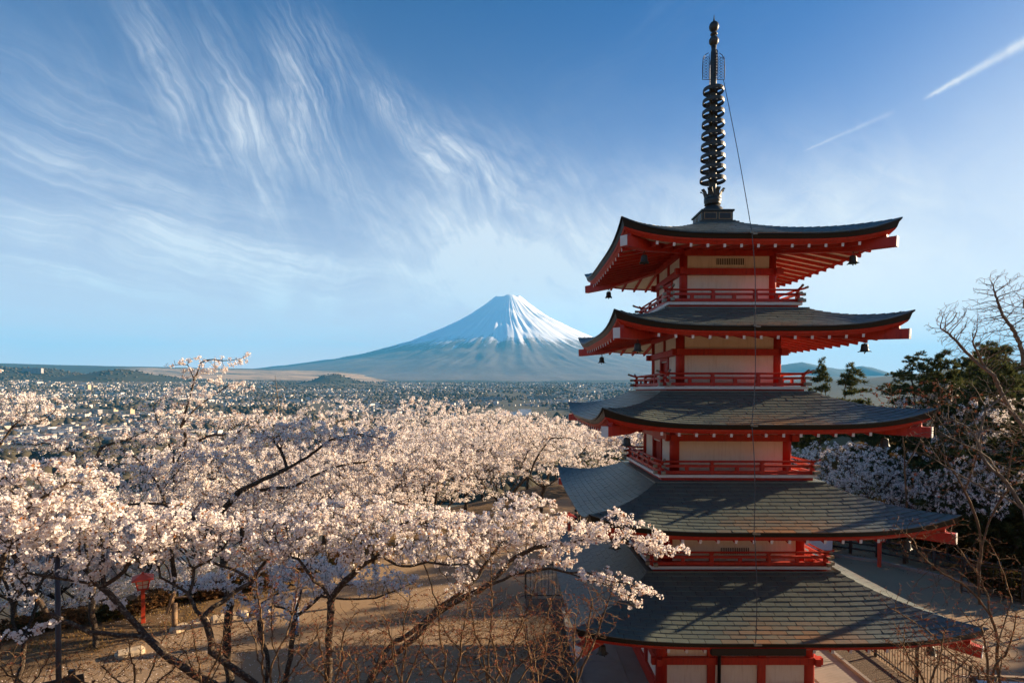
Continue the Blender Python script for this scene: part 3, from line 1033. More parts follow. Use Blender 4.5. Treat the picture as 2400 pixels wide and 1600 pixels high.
def _ground(t):
    geo = t.n('ShaderNodeNewGeometry')
    P = geo.outputs['Position']
    xyz = t.n('ShaderNodeSeparateXYZ', i_0=P)
    X, Y, Z = xyz.outputs
    D = t.n('ShaderNodeVectorMath', operation='LENGTH', i_0=P).outputs['Value']
    # near: trodden earth and pale paving of the precinct, leaf litter on the slopes
    n1 = t.noise(P, 0.35, 6, 0.65)
    n2 = t.noise(P, 6.0, 6, 0.7)
    n3 = t.noise(P, 45.0, 3, 0.6)
    earth = t.mix(n1, (0.30, 0.205, 0.122), (0.42, 0.30, 0.185))
    earth = t.mix(t.math('MULTIPLY', n2, 0.45), earth, (0.165, 0.110, 0.066))
    earth = t.mix(t.ramp(n3, (0.60, 0.0), (0.72, 0.55)), earth, (0.12, 0.075, 0.045))
    litter = t.mix(t.ramp(n2, (0.35, 0.0), (0.7, 1.0)), (0.10, 0.062, 0.034), (0.22, 0.145, 0.075))
    litter = t.mix(t.ramp(n3, (0.55, 0.0), (0.75, 0.7)), litter, (0.33, 0.22, 0.12))
    eds = t.math('ADD', t.math('MULTIPLY', t.math('ADD', X, 4.7), -0.84), t.math('MULTIPLY', t.math('SUBTRACT', Y, 38.0), 0.543))
    off = t.math('MAXIMUM', t.math('DIVIDE', t.math('ADD', eds, t.math('MULTIPLY_ADD', n1, 2.6, 1.6)), 1.2), t.math('DIVIDE', t.math('SUBTRACT', t.math('MULTIPLY_ADD', n1, 2.0, 12.0), Y), 1.5))
    off = t.math('MAXIMUM', off, t.math('DIVIDE', t.math('SUBTRACT', Z, 0.25), 0.6))
    off = t.math('MAXIMUM', off, t.math('DIVIDE', t.math('SUBTRACT', X, t.math('MULTIPLY_ADD', n1, 6.0, 22.0)), 2.0))
    off = t.ramp(off, (0.0, 0.0), (1.0, 1.0))
    near = t.mix(off, earth, litter)
    # yellow grass on the sunny hill
    hillg = t.math('MULTIPLY', t.ramp(t.math('DIVIDE', t.math('SUBTRACT', Y, 33.0), 4.0), (0.0, 0.0), (1.0, 1.0)), t.ramp(t.math('DIVIDE', t.math('SUBTRACT', X, 12.0), 6.0), (0, 0.0), (1.0, 1.0)))
    hillg = t.math('MULTIPLY', hillg, t.ramp(t.math('DIVIDE', t.math('SUBTRACT', X, 26.0), 8.0), (0.0, 1.0), (1.0, 0.0)))
    near = t.mix(t.math('MULTIPLY', hillg, 0.8), near, t.mix(n2, (0.34, 0.21, 0.06), (0.20, 0.14, 0.05)))
    # far: fields, woods, grassland
    pf = t.mapping(P, scale=(0.001, 0.001, 0.001))
    f1 = t.noise(pf, 2.2, 6, 0.6)
    f2 = t.noise(t.mapping(pf, scale=(1.0, 2.2, 1.0)), 5.0, 7, 0.62)
    f3 = t.noise(pf, 30.0, 4, 0.6)
    town = t.mix(f3, (0.15, 0.13, 0.10), (0.075, 0.08, 0.05))
    wood = t.mix(f2, (0.030, 0.038, 0.026), (0.075, 0.065, 0.042))
    plain = t.mix(t.ramp(t.math('ADD', f2, t.math('MULTIPLY', f3, 0.3)), (0.58, 0.0), (0.72, 1.0)), wood, (0.20, 0.155, 0.10))
    kf = t.ramp(t.math('DIVIDE', t.math('ADD', D, t.math('MULTIPLY', f1, 900.0)), 10000.0), (0.44, 0.0), (0.56, 1.0))
    far = t.mix(kf, town, plain)
    relz = t.math('SUBTRACT', Z, t.math('MULTIPLY_ADD', D, 0.0245, -70.0))
    far = t.mix(t.math('MULTIPLY', t.ramp(t.math('DIVIDE', relz, 30.0), (0.3, 0.0), (0.9, 1.0)), t.math('GREATER_THAN', D, 3000.0)), far, t.mix(f2, (0.022, 0.032, 0.02), (0.07, 0.06, 0.036)))
    far = t.mix(t.ramp(t.math('DIVIDE', X, t.math('MAXIMUM', Y, 1.0)), (0.40, 0.0), (0.48, 1.0)), far, t.mix(f2, (0.024, 0.034, 0.022), (0.06, 0.055, 0.034)))
    far = t.mix(t.math('MULTIPLY', t.ramp(t.math('DIVIDE', X, t.math('MAXIMUM', Y, 1.0)), (0.30, 0.0), (0.50, 1.0)), t.math('LESS_THAN', D, 3000.0)), far, t.mix(f3, (0.03, 0.036, 0.02), (0.07, 0.058, 0.034)))
    # military grassland left of the mountain: a pale tan band
    a_ = t.math('DIVIDE', X, t.math('MAXIMUM', Y, 1.0))
    gb = t.math('MULTIPLY', t.ramp(a_, (0.0, 0.0), (1.0, 1.0)), 1.0)
    lft = t.ramp(t.math('MULTIPLY_ADD', a_, 1.0, 1.0), (0.30, 0.0), (0.36, 1.0))
    rgt = t.ramp(t.math('ADD', t.math('MULTIPLY_ADD', a_, 1.0, 1.0), t.math('MULTIPLY', t.math('SUBTRACT', f1, 0.5), 0.10)), (0.755, 1.0), (0.785, 0.0))
    dn = t.math('ADD', D, t.math('MULTIPLY', t.math('SUBTRACT', f2, 0.5), 1600.0))
    band = t.math('MULTIPLY', t.ramp(t.math('DIVIDE', dn, 20000.0), (0.320, 0.0), (0.340, 1.0)), t.ramp(t.math('DIVIDE', dn, 20000.0), (0.52, 1.0), (0.56, 0.0)))
    band = t.math('MULTIPLY', t.math('MULTIPLY', band, lft), rgt)
    strip = t.ramp(t.noise(t.mapping(pf, scale=(0.5, 3.0, 1)), 3.0, 8, 0.68), (0.43, 0.0), (0.53, 1.0))
    far = t.mix(t.math('MULTIPLY', band, strip), far, t.mix(f2, (0.62, 0.42, 0.24), (0.50, 0.32, 0.18)))
    c = t.mix(t.ramp(t.math('DIVIDE', D, 1000.0), (0.10, 0.0), (0.30, 1.0)), near, far)
    return surf(t, c, 0.95, 0.1, 0.0, t.math('ADD', n2, t.math('MULTIPLY', n3, 0.35)), 0.03, 0.5)


M['ground'] = material('ground', _ground)
gm = np_mesh('ground', np.stack([gx, gy, gz_], -1).reshape(-1, 3), F.ravel(), 4, M['ground'], smooth=True)
go = bpy.data.objects.new('ground', gm)
COL.objects.link(go)
tag(go, kind='structure')

# ---- the snow-capped volcano
FX, FY = -130.0, 17500.0
SIDE = ((0, 2850), (250, 2870), (420, 2890), (700, 2680), (1184, 2336), (1579, 2105), (2040, 1865), (3027, 1490), (4211, 1165), (5132, 954), (6448, 783), (7500, 651), (9500, 585), (14000, 500))
FRONT = ((0, 2850), (250, 2870), (420, 2890), (700, 2680), (1200, 2336), (2040, 1850), (2800, 1450), (3800, 1060), (5000, 735), (7000, 345), (9000, 150), (11500, 40), (14000, 0))
NA, NR = 720, 150
th = np.linspace(0, 2 * np.pi, NA, endpoint=False)
rr = np.concatenate([[1.0], np.geomspace(60, 14000, NR - 1)])
TH, RQ = np.meshgrid(th, rr, indexing='ij')
fx, fy = RQ * np.cos(TH), RQ * np.sin(TH)
fr = np.clip(-np.sin(TH), 0, 1) ** 1.2
zs = np.interp(RQ, [p[0] for p in SIDE], [p[1] for p in SIDE])
zf_ = np.interp(RQ, [p[0] for p in FRONT], [p[1] for p in FRONT])
fz = zs * (1 - fr) + zf_ * fr
# gullies running down the cone
g1 = vnoise(TH * 34 / (2 * np.pi) * 2 + 0.25 * np.sin(RQ / 500), RQ / 2600.0, 21)
g2 = vnoise(TH * 95 / (2 * np.pi) * 2 + 0.5 * np.sin(RQ / 700), RQ / 1800.0, 22)
gl = (np.abs(g1 - 0.5) * 2) * 0.6 + (np.abs(g2 - 0.5) * 2) * 0.4
fz = fz + (gl - 0.4) * 52 * sstep(300, 1500, RQ) * sstep(9000, 3000, RQ)
fz = fz + (fbm(fx / 450, fy / 450, 5, 31) - 0.5) * 60 * sstep(200, 1200, RQ)
fz = fz + (vnoise(TH * 3.0, RQ * 0 + 2.0, 41) - 0.4) * 70 * sstep(700, 300, RQ) * sstep(100, 380, RQ)
fz = fz - 200 * sstep(13000, 14000, RQ)
idx = np.arange(NA * NR).reshape(NA, NR)
nxt = np.roll(idx, -1, axis=0)
F = np.stack([idx[:, :-1], idx[:, 1:], nxt[:, 1:], nxt[:, :-1]], -1).reshape(-1, 4)


def _fuji(t):
    P = t.n('ShaderNodeTexCoord').outputs['Object']
    s = t.n('ShaderNodeSeparateXYZ', i_0=P)
    X, Y, Z = s.outputs
    th_ = t.math('ARCTAN2', Y, X)
    r_ = t.n('ShaderNodeVectorMath', operation='LENGTH', i_0=t.n('ShaderNodeCombineXYZ', i_0=X, i_1=Y)).outputs['Value']
    rib = t.noise(t.n('ShaderNodeCombineXYZ', i_0=t.math('MULTIPLY', th_, 7.0), i_1=t.math('DIVIDE', r_, 2600.0)).outputs[0], 2.2, 7, 0.66)
    rib2 = t.noise(t.n('ShaderNodeCombineXYZ', i_0=t.math('MULTIPLY', th_, 26.0), i_1=t.math('DIVIDE', r_, 1400.0)).outputs[0], 2.0, 5, 0.6)
    pf = t.mapping(P, scale=(0.001, 0.001, 0.001))
    big = t.noise(pf, 1.3, 5, 0.6)
    fine = t.noise(pf, 9.0, 6, 0.65)
    # snow line, torn into tongues
    lim = t.math('ADD', t.math('MULTIPLY_ADD', rib, -1150.0, 1760.0), t.math('MULTIPLY', t.math('SUBTRACT', rib2, 0.5), -380.0))
    lim = t.math('ADD', lim, t.math('MULTIPLY', t.math('SUBTRACT', fine, 0.5), 350.0))
    sn = t.ramp(t.math('DIVIDE', t.math('SUBTRACT', Z, lim), 220.0), (0.0, 0.0), (1.0, 1.0))
    # wind-bared rock ribs higher up
    rock = t.math('MULTIPLY', t.ramp(t.math('ADD', t.math('MULTIPLY', rib2, 0.65), t.math('MULTIPLY', fine, 0.45)), (0.72, 0.0), (0.84, 0.4)), t.ramp(t.math('DIVIDE', Z, 3000.0), (0.50, 1.0), (0.93, 0.25)))
    sn = t.math('MULTIPLY', sn, t.math('SUBTRACT', 1.0, rock))
    wood = t.mix(big, (0.130, 0.108, 0.098), (0.185, 0.150, 0.132))
    bare = t.mix(t.ramp(t.math('DIVIDE', Z, 3000.0), (0.32, 0.0), (0.52, 1.0)), wood, (0.20, 0.165, 0.15))
    grass = t.ramp(t.math('ADD', fine, t.math('MULTIPLY', big, 0.5)), (0.74, 0.0), (0.86, 0.45))
    bare = t.mix(grass, bare, (0.24, 0.18, 0.12))
    c = t.mix(sn, bare, (0.95, 0.96, 0.97))
    return surf(t, c, 0.85, 0.15)


M['volcano'] = material('snow and forest of the volcano', _fuji)
fm = np_mesh('snowy_mountain', np.stack([fx, fy, fz], -1).reshape(-1, 3), F.ravel(), 4, M['volcano'], smooth=True)
fo = bpy.data.objects.new('snowy_mountain', fm)
COL.objects.link(fo)
fo.location = (FX, FY, 0)
tag(fo, kind='structure')

# ---- far blue ridges on both sides
def ridge(name, D, pts, seed, amp):
    n = 160
    xs = np.linspace(pts[0][0], pts[-1][0], n)
    ys = np.interp(xs, [p[0] for p in pts], [p[1] for p in pts])
    X = (xs - 1200) / FPX * D
    top = 9 + (917.5 - ys) / FPX * D + amp * (fbm(X / 900, X * 0 + seed, 5, seed) - 0.5)
    vs = []
    prof = ((-2600, 0.0), (-1500, 0.35), (-700, 0.72), (0, 1.0), (900, 0.6), (2600, 0.0))
    for j, (dy, f) in enumerate(prof):
        nz = amp * 0.8 * (fbm(X / 600 + j * 7.3, X * 0 + dy / 500, 4, seed + 5) - 0.5) * (1 if f not in (0.0, 1.0) else 0)
        vs.append(np.stack([X, np.full(n, D + dy), top * f + nz - (60 if f == 0 else 0)], -1))
    V = np.concatenate(vs)
    F = [(j * n + a, j * n + a + 1, (j + 1) * n + a + 1, (j + 1) * n + a) for j in range(len(prof) - 1) for a in range(n - 1)]
    me = np_mesh(name, V, np.array(F).ravel(), 4, M['wood_hill'], smooth=True)
    o = bpy.data.objects.new(name, me)
    COL.objects.link(o)
    tag(o, kind='structure')


def _wood_hill(t):
    P = t.n('ShaderNodeTexCoord').outputs['Object']
    n = t.noise(t.mapping(P, scale=(0.003, 0.003, 0.003)), 1.5, 6, 0.6)
    return surf(t, t.mix(n, (0.030, 0.042, 0.034), (0.07, 0.07, 0.05)), 0.95, 0.1)


M['wood_hill'] = material('wooded far hill', _wood_hill)
ridge('far_hills', 22000, ((-500, 876), (0, 873), (80, 869), (150, 866), (300, 874), (420, 873), (560, 868), (640, 866), (760, 880), (900, 905)), 3, 130)
ridge('far_hills', 13000, ((1500, 900), (1640, 880), (1800, 858), (1880, 850), (1960, 862), (2020, 858), (2080, 868), (2150, 885), (2300, 880), (2500, 840), (2900, 780)), 8, 160)

# ---- the town on the plain
def attr_mat(name, rough, default=(0.5, 0.5, 0.5)):
    def f(t):
        a = t.n('ShaderNodeAttribute', attribute_name='Col')
        n = t.noise(obj_co(t), 0.4, 3, 0.6)
        return surf(t, t.mix(t.math('MULTIPLY', n, 0.3), a.outputs['Color'], (0.25, 0.22, 0.19)), rough, 0.3)
    return material(name, f)


WALLC = [(0.55, 0.50, 0.45), (0.50, 0.41, 0.32), (0.36, 0.34, 0.33), (0.66, 0.62, 0.58), (0.30, 0.24, 0.19), (0.54, 0.45, 0.36)]
ROOFC = [(0.10, 0.11, 0.13), (0.16, 0.15, 0.15), (0.09, 0.14, 0.22), (0.20, 0.10, 0.07), (0.24, 0.23, 0.22), (0.07, 0.075, 0.085)]
M['town'] = attr_mat('town walls and roofs', 0.8)


def flat_mat(name, c, rough=0.75):
    return material(name, lambda t: surf(t, t.mix(t.math('MULTIPLY', t.noise(obj_co(t), 0.5, 4, 0.6), 0.4), c, tuple(0.6 * q for q in c)), rough, 0.3))


WALLM = [flat_mat('house wall', c) for c in WALLC]
ROOFM = [flat_mat('house roof', c, 0.6) for c in ROOFC]
M['glass_dark'] = material('dark window glass', lambda t: surf(t, (0.03, 0.04, 0.05), 0.15, 0.6))
trng = np.random.default_rng(5)
NC = 60000
cD = 980 + 5500 * trng.random(NC) ** 1.15
cpx = -150 + 1750 * trng.random(NC)
cx_ = (cpx - 1200) / FPX * cD
dens_ = fbm(cx_ / 420.0, cD / 420.0, 3, 61)
lim_ = 0.57 - 0.10 * (cD < 2200) * (cD > 1300) + 0.13 * (cD > 4800) + 0.25 * ((cpx < 420) & (cD > 3500))
lift_ = ground_z(cx_, cD) - np.interp(np.hypot(cx_, cD), [q_[0] for q_ in PLAIN], [q_[1] for q_ in PLAIN])
ok_ = ~((cpx > 1480) & (cD < 2500)) & (dens_ <= lim_ + 0.12 * trng.random(NC)) & ~((cD > 4300) & (cpx > 640) & (cpx < 900)) & (lift_ < 22)
hs = np.stack([cD, cpx, cx_], -1)[ok_][:12000]
HZ = ground_z(hs[:, 2], hs[:, 0])
keyd = np.hypot(hs[:, 0], hs[:, 2]) + np.where((hs[:, 1] < -10) | (hs[:, 1] > 1450), 1e5, 0) + 0
ordr = np.argsort(keyd)
VH, FH, CH = [], [], []


def house_parts(wx, wy, h, rh):
    """body box and gable or flat roof around the origin"""
    b = MB().box((0, 0, h / 2 - 1.5), (wx, wy, h + 3))
    r = MB()
    ov = 0.5
    if rh > 0.6:
        X, Y = wx / 2 + ov, wy / 2 + ov
        r.add([(-X, -Y, h), (X, -Y, h), (X, Y, h), (-X, Y, h), (-X, 0, h + rh), (X, 0, h + rh)],
              [(0, 1, 5, 4), (2, 3, 4, 5), (1, 2, 5), (3, 0, 4), (3, 2, 1, 0)])
    else:
        r.box((0, 0, h + 0.2), (wx + 0.3, wy + 0.3, 0.5))
    return b, r


TEMPL = []
for k, (wx, wy, h, rh, wc, rc, lab) in enumerate((
        (11, 8, 5.6, 2.4, 0, 0, 'small white house with a dark pitched roof in the hazy town'),
        (9, 9, 5.8, 2.2, 1, 3, 'small cream house with a brown pitched roof in the hazy town'),
        (12, 8, 5.4, 2.6, 3, 2, 'small white house with a blue-grey pitched roof in the hazy town'),
        (10, 7, 6.2, 2.0, 2, 1, 'small grey house with a grey pitched roof in the hazy town'),
        (16, 11, 7.5, 0.0, 3, 4, 'flat roofed white building among the houses of the hazy town'),
        (13, 9, 5.2, 2.8, 4, 5, 'small brown house with a black pitched roof in the hazy town'))):
    b, r = house_parts(wx, wy, h, rh)
    TEMPL.append((b.mesh('wall', WALLM[wc]), r.mesh('roof', ROOFM[rc]), lab))
for n_, q in enumerate(ordr):
    D, px, x = hs[q]
    z = HZ[q]
    rz = R(float(trng.choice([18, 24, -12, 108, 70])) + trng.normal() * 6)
    if n_ < 300:
        wm, rm, lab = TEMPL[int(trng.choice(6, p=[.25, .15, .22, .15, .13, .10]))]
        sc = 0.7 + 0.4 * trng.random()
        zone = 'left edge' if px < 150 else 'left of the tan blocks' if px < 250 else 'near the tan blocks' if px < 340 else 'behind the tall cherry shoots' if px < 600 else 'below the small wooded hill' if px < 880 else 'under the volcano' if px < 1150 else 'near the big white hall' if px < 1300 else 'beside the pagoda'
        lb = lab.replace(' in the hazy town', '').replace(' among the houses of the hazy town', '')
        e = empty('house', (x, D, z), rz, label='%s, %s town %s' % (lb, 'nearer' if D < 1150 else 'middle' if D < 1350 else 'farther', zone), cat='house', group='houses of the town on the plain')
        e.scale = (sc, sc, 0.9 + 0.35 * trng.random())
        put('wall', wm, e)
        put('roof', rm, e)
    else:
        big = trng.random() < 0.11
        wx, wy = (16 + 26 * trng.random(), 10 + 12 * trng.random()) if big else (7 + 4 * trng.random(), 6 + 3 * trng.random())
        h = 5 + 9 * trng.random() ** 3 if big else 4.6 + 2.4 * trng.random()
        b, r = house_parts(wx, wy, h, 0.0 if big else 1.6 + 1.2 * trng.random())
        c, s_ = math.cos(rz), math.sin(rz)
        wc = WALLC[3] if big and trng.random() < 0.6 else WALLC[trng.integers(6)]
        rc = ROOFC[4] if big else ROOFC[trng.integers(6)]
        for m_, col in ((b, wc), (r, rc)):
            o = len(VH)
            VH += [(x + c * a - s_ * b_, D + s_ * a + c * b_, z + d_) for a, b_, d_ in m_.v]
            FH += [tuple(i + o for i in f) for f in m_.f]
            CH += [(*col, 1.0)] * len(m_.v)
me = bpy.data.meshes.new('town_houses')
me.from_pydata(VH, [], FH)
ca = me.color_attributes.new('Col', 'FLOAT_COLOR', 'POINT')
ca.data.foreach_set('color', np.array(CH, np.float32).ravel())
me.materials.append(M['town'])
to = bpy.data.objects.new('town_houses', me)
COL.objects.link(to)
tag(to, kind='stuff')


# larger buildings one can point out
def block(name, px, D, wx, wy, h, wall, roofm, label, cat, rz=0.2, rows=0, cols=0, roof_extra=None):
    x = (px - 1200) / FPX * D
    z = float(ground_z(np.array([x]), np.array([D]))[0])
    e = empty(name, (x, D, z), rz, label=label, cat=cat)
    MB().box((0, 0, h / 2 - 2), (wx, wy, h + 4)).build('wall', wall, e)
    rf = MB().box((0, 0, h + 0.25), (wx + 0.6, wy + 0.6, 0.5)).build('roof', roofm, e)
    if roof_extra:
        MB().box((wx * 0.2, 0, h + 2.0), (wx * 0.2, wy * 0.4, 3.4)).build('roof_house', wall, rf)
    for a in range(rows):
        zz = h * (a + 0.55) / max(rows, 1)
        for b in range(cols):
            xx = -wx / 2 + wx * (b + 0.5) / cols
            MB().box((xx, -wy / 2 - 0.02, zz), (wx / cols * 0.55, 0.2, h / rows * 0.45)).build('window', M['glass_dark'], e)
    return e


wW, wC, wT = WALLM[3], WALLM[5], flat_mat('tan wall', (0.66, 0.46, 0.28))
block('apartment_block', 265, 1750, 24, 14, 16, wT, ROOFM[4], 'tan apartment block, wider one of the two square blocks mid-town', 'building', -0.35, 4, 5, True)
block('apartment_block', 305, 1760, 20, 14, 17, wT, ROOFM[4], 'tan apartment block with stepped top beside the wider tan block', 'building', -0.35, 4, 4, True)
block('grey_building', 225, 1800, 34, 15, 12, WALLM[2], ROOFM[1], 'long grey office building left of the tan apartment blocks', 'building', -0.3, 3, 7)
block('white_hall', 1195, 1900, 62, 34, 15, flat_mat('white hall wall', (0.86, 0.86, 0.86)), ROOFM[4], 'big white windowless hall in the town beyond the cherry canopy', 'building', 0.18)
block('white_hall', 1230, 1960, 40, 30, 20, flat_mat('white hall wall', (0.86, 0.86, 0.86)), ROOFM[4], 'taller white box behind the big white hall in the town', 'building', 0.18)
block('long_building', 1150, 3000, 120, 30, 20, WALLM[2], ROOFM[2], 'long low grey factory right of the canopy peak in the town', 'building', 0.05, 2, 14)
block('long_building', 1275, 3100, 110, 30, 22, WALLM[4], ROOFM[4], 'long tan school block far off in the town', 'building', 0.05, 3, 12)
block('long_building', 690, 2700, 70, 22, 14, WALLM[3], ROOFM[2], 'long white building with grey-blue roof below the wooded hill', 'building', 0.1, 2, 9)
block('tower_block', 207, 3300, 20, 18, 32, wT, ROOFM[4], 'tan tower block before the wooded hills', 'building', -0.3, 7, 3)
block('tower_block', 192, 3300, 22, 18, 26, wW, ROOFM[4], 'white slab block beside the tan tower before the wooded hills', 'building', -0.3, 6, 3)
block('white_shed', 268, 3000, 90, 30, 9, wW, ROOFM[4], 'wide white shed on the fields at the foot of the wooded hills', 'building', 0.0)
block('hotel', 78, 4230, 130, 26, 34, WALLM[2], ROOFM[1], 'grey hotel slab standing on top of the wooded hill', 'building', 0.1, 5, 14)

# dark tree clumps between the houses
ico = bmesh.new()
bmesh.ops.create_icosphere(ico, subdivisions=1, radius=1.0)
iv = np.array([v.co[:] for v in ico.verts]); if_ = np.array([[v.index for v in f.verts] for f in ico.faces])
ico.free()
nb = 16000
D = 420 + 6500 * trng.random(nb) ** 1.0
pxs = -200 + 1800 * trng.random(nb)
x = (pxs - 1200) / FPX * D
cl_ = fbm(x / 300, D / 300, 3, 71)
keep = cl_ > 0.44
D, x = D[keep], x[keep]
z = ground_z(x, D)
sz = np.stack([5 + 9 * trng.random(len(D)), 5 + 9 * trng.random(len(D)), 4 + 5 * trng.random(len(D))], -1)
V = iv[None] * sz[:, None] * (1 + 0.35 * trng.normal(size=(len(D), len(iv), 1))) + np.stack([x, D, z + sz[:, 2] * 0.6], -1)[:, None]
Ft = (if_[None] + (np.arange(len(D)) * len(iv))[:, None, None]).reshape(-1)
M['town_tree'] = material('town trees', lambda t: surf(t, t.mix(t.noise(obj_co(t), 0.02, 3), (0.035, 0.042, 0.026), (0.10, 0.075, 0.05)), 0.95, 0.1))
tm = np_mesh('town_trees', V.reshape(-1, 3), Ft, 3, M['town_tree'])
tt = bpy.data.objects.new('town_trees', tm)
COL.objects.link(tt)
tag(tt, kind='stuff')

# ---- haze
hz = MB().box((0, 8000, 1430), (60000, 56000, 3100)).build('haze', bpy.data.materials.new('haze'), kind='stuff')
hm = hz.data.materials[0]
hm.use_nodes = True
ht = NT(hm.node_tree)
pv = ht.n('ShaderNodeVolumePrincipled')
pv.inputs['Color'].default_value = (0.11, 0.54, 1.0, 1)
pv.inputs['Density'].default_value = 3.5e-5
pv.inputs['Anisotropy'].default_value = 0.0
ho = ht.n('ShaderNodeOutputMaterial')
ht.t.links.new(pv.outputs[0], ho.inputs['Volume'])

# ================================================================== TREES
def grow(starts, attr, step, infl, kill, rng, up=0.04, jit=0.18, iters=140, cap=6000, inert=0.3):
    """starts: list of polylines (first one is the trunk; others begin near an existing node).
    attr: attraction points.  returns node positions and parent index"""
    P = np.zeros((cap + 4000, 3)); par = np.full(cap + 4000, -1, int); n = 0
    for pl in starts:
        pl = [np.asarray(p, float) for p in pl]
        if n:
            prev = int(np.argmin(((P[:n] - pl[0]) ** 2).sum(1)))
        else:
            P[0] = pl[0]; n = 1; prev = 0
        for a, b in zip(pl[:-1], pl[1:]):
            L = np.linalg.norm(b - a)
            m = max(1, int(round(L / step)))
            side = rng.normal(size=3) * 0.06 * L
            for q in range(1, m + 1):
                u = q / m
                P[n] = a + (b - a) * u + side * math.sin(math.pi * u) + rng.normal(size=3) * 0.006; par[n] = prev; prev = n; n += 1
    A = np.array(attr, float)
    nd = np.full(len(A), 1e9); ni = np.zeros(len(A), int)
    lo = 0
    for it in range(iters):
        if len(A) == 0 or n > cap:
            break
        for c0 in range(lo, n, 512):
            Q = P[c0:min(n, c0 + 512)]
            d = (A ** 2).sum(1)[:, None] + (Q ** 2).sum(1)[None] - 2 * A @ Q.T
            j = d.argmin(1); dm = np.sqrt(np.maximum(d[np.arange(len(A)), j], 0))
            m = dm < nd
            nd[m] = dm[m]; ni[m] = c0 + j[m]
        kl = nd > kill
        A, nd, ni = A[kl], nd[kl], ni[kl]
        if len(A) == 0:
            break
        act = nd < infl
        if not act.any():
            act = nd <= nd.min() + 1e-6
        ids = ni[act]
        vec = A[act] - P[ids]
        vec /= np.linalg.norm(vec, axis=1, keepdims=True) + 1e-9
        u, inv = np.unique(ids, return_inverse=True)
        S_ = np.zeros((len(u), 3))
        np.add.at(S_, inv, vec)
        S_ /= np.linalg.norm(S_, axis=1, keepdims=True) + 1e-9
        pd_ = P[u] - P[np.maximum(par[u], 0)]
        S_ += inert * pd_ / (np.linalg.norm(pd_, axis=1, keepdims=True) + 1e-9)
        S_ += rng.normal(size=S_.shape) * jit
        S_[:, 2] += up
        S_ /= np.linalg.norm(S_, axis=1, keepdims=True) + 1e-9
        lo = n
        k = min(len(u), len(P) - n)
        P[n:n + k] = P[u[:k]] + S_[:k] * step; par[n:n + k] = u[:k]
        n += k
    return P[:n].copy(), par[:n].copy()


def radii(P, par, r0, e, rmax=None):
    n = len(P)
    acc = np.zeros(n)
    kids = np.bincount(par[par >= 0], minlength=n)
    r = np.zeros(n)
    for i in range(n - 1, -1, -1):
        if kids[i] == 0:
            acc[i] = r0 ** e
        r[i] = acc[i] ** (1 / e)
        if par[i] >= 0:
            acc[par[i]] += acc[i]
    if rmax:
        k = r.max()
        if k > rmax:
            r = np.where(r > r0 * 3, r0 * 3 + (r - r0 * 3) * (rmax - r0 * 3) / (k - r0 * 3), r)
    return r, kids


def limbs(P, par, r, bumps=0.0, rng=None):
    """frusta along every edge; returns verts and quads"""
    ch = np.where(par >= 0)[0]
    V, Fq, o = [], [], 0
    for lo, hi, n in ((0, 0.012, 3), (0.012, 0.045, 5), (0.045, 9, 9)):
        m = ch[(r[ch] >= lo) & (r[ch] < hi)]
        if len(m) == 0:
            continue
        a, b = P[par[m]], P[m]
        d = b - a
        L = np.linalg.norm(d, axis=1, keepdims=True) + 1e-9
        d = d / L
        ra = np.minimum(r[par[m]], r[m] * 1.25); rb = r[m]
        a = a - d * (ra[:, None] * 0.35)
        b = b + d * (rb[:, None] * 0.15)
        ref = np.where(np.abs(d[:, 2:3]) > 0.9, np.array([[1.0, 0, 0]]), np.array([[0, 0, 1.0]]))
        u = np.cross(d, ref); u /= np.linalg.norm(u, axis=1, keepdims=True)
        w = np.cross(d, u)
        t = 2 * np.pi * np.arange(n) / n
        cs = u[:, None] * np.cos(t)[None, :, None] + w[:, None] * np.sin(t)[None, :, None]
        k = 1.0
        if bumps and rng is not None and n == 9:
            k = 1 + bumps * rng.normal(size=(len(m), n, 1))
        A_ = a[:, None] + cs * ra[:, None, None] * k
        B_ = b[:, None] + cs * rb[:, None, None] * k
        vv = np.concatenate([A_, B_], 1).reshape(-1, 3)
        base = o + np.arange(len(m))[:, None] * 2 * n
        q = np.arange(n)
        f = np.stack([base + q, base + (q + 1) % n, base + n + (q + 1) % n, base + n + q], -1).reshape(-1, 4)
        V.append(vv); Fq.append(f); o += len(vv)
    return np.concatenate(V), np.concatenate(Fq)


def blossoms(C, out, n, rad, size, rng, k=5):
    """clusters at C: n flowers each on a ball of radius rad; every flower a small cupped k-gon"""
    m = len(C)
    dirs = rng.normal(size=(m, n, 3)); dirs[..., 2] += 0.25
    dirs /= np.linalg.norm(dirs, axis=2, keepdims=True)
    rr = rad * (0.55 + 0.55 * rng.random((m, n, 1))) * (0.7 + 0.6 * rng.random((m, 1, 1)))
    c = C[:, None] + dirs * rr
    nrm = dirs + rng.normal(size=dirs.shape) * 0.35
    nrm /= np.linalg.norm(nrm, axis=2, keepdims=True)
    c, nrm = c.reshape(-1, 3), nrm.reshape(-1, 3)
    N = len(c)
    ref = rng.normal(size=(N, 3))
    u = np.cross(nrm, ref); u /= np.linalg.norm(u, axis=1, keepdims=True) + 1e-9
    w = np.cross(nrm, u)
    s = size * (0.55 + 0.9 * rng.random((N, 1)))
    t = 2 * np.pi * np.arange(k) / k
    v = c[:, None] + (u[:, None] * np.cos(t)[None, :, None] + w[:, None] * np.sin(t)[None, :, None]) * s[:, None] * 0.5 \
        + nrm[:, None] * s[:, None] * (0.18 * (np.arange(k) % 2)[None, :, None] - 0.05)
    tint = rng.random(N)
    tint = np.where(tint < 0.055, 0.0, 0.12 + 0.88 * (0.6 * tint + 0.4 * np.repeat(rng.random(m), n)))
    return v.reshape(-1, 3), np.arange(N * k).reshape(N, k), np.repeat(tint, k)


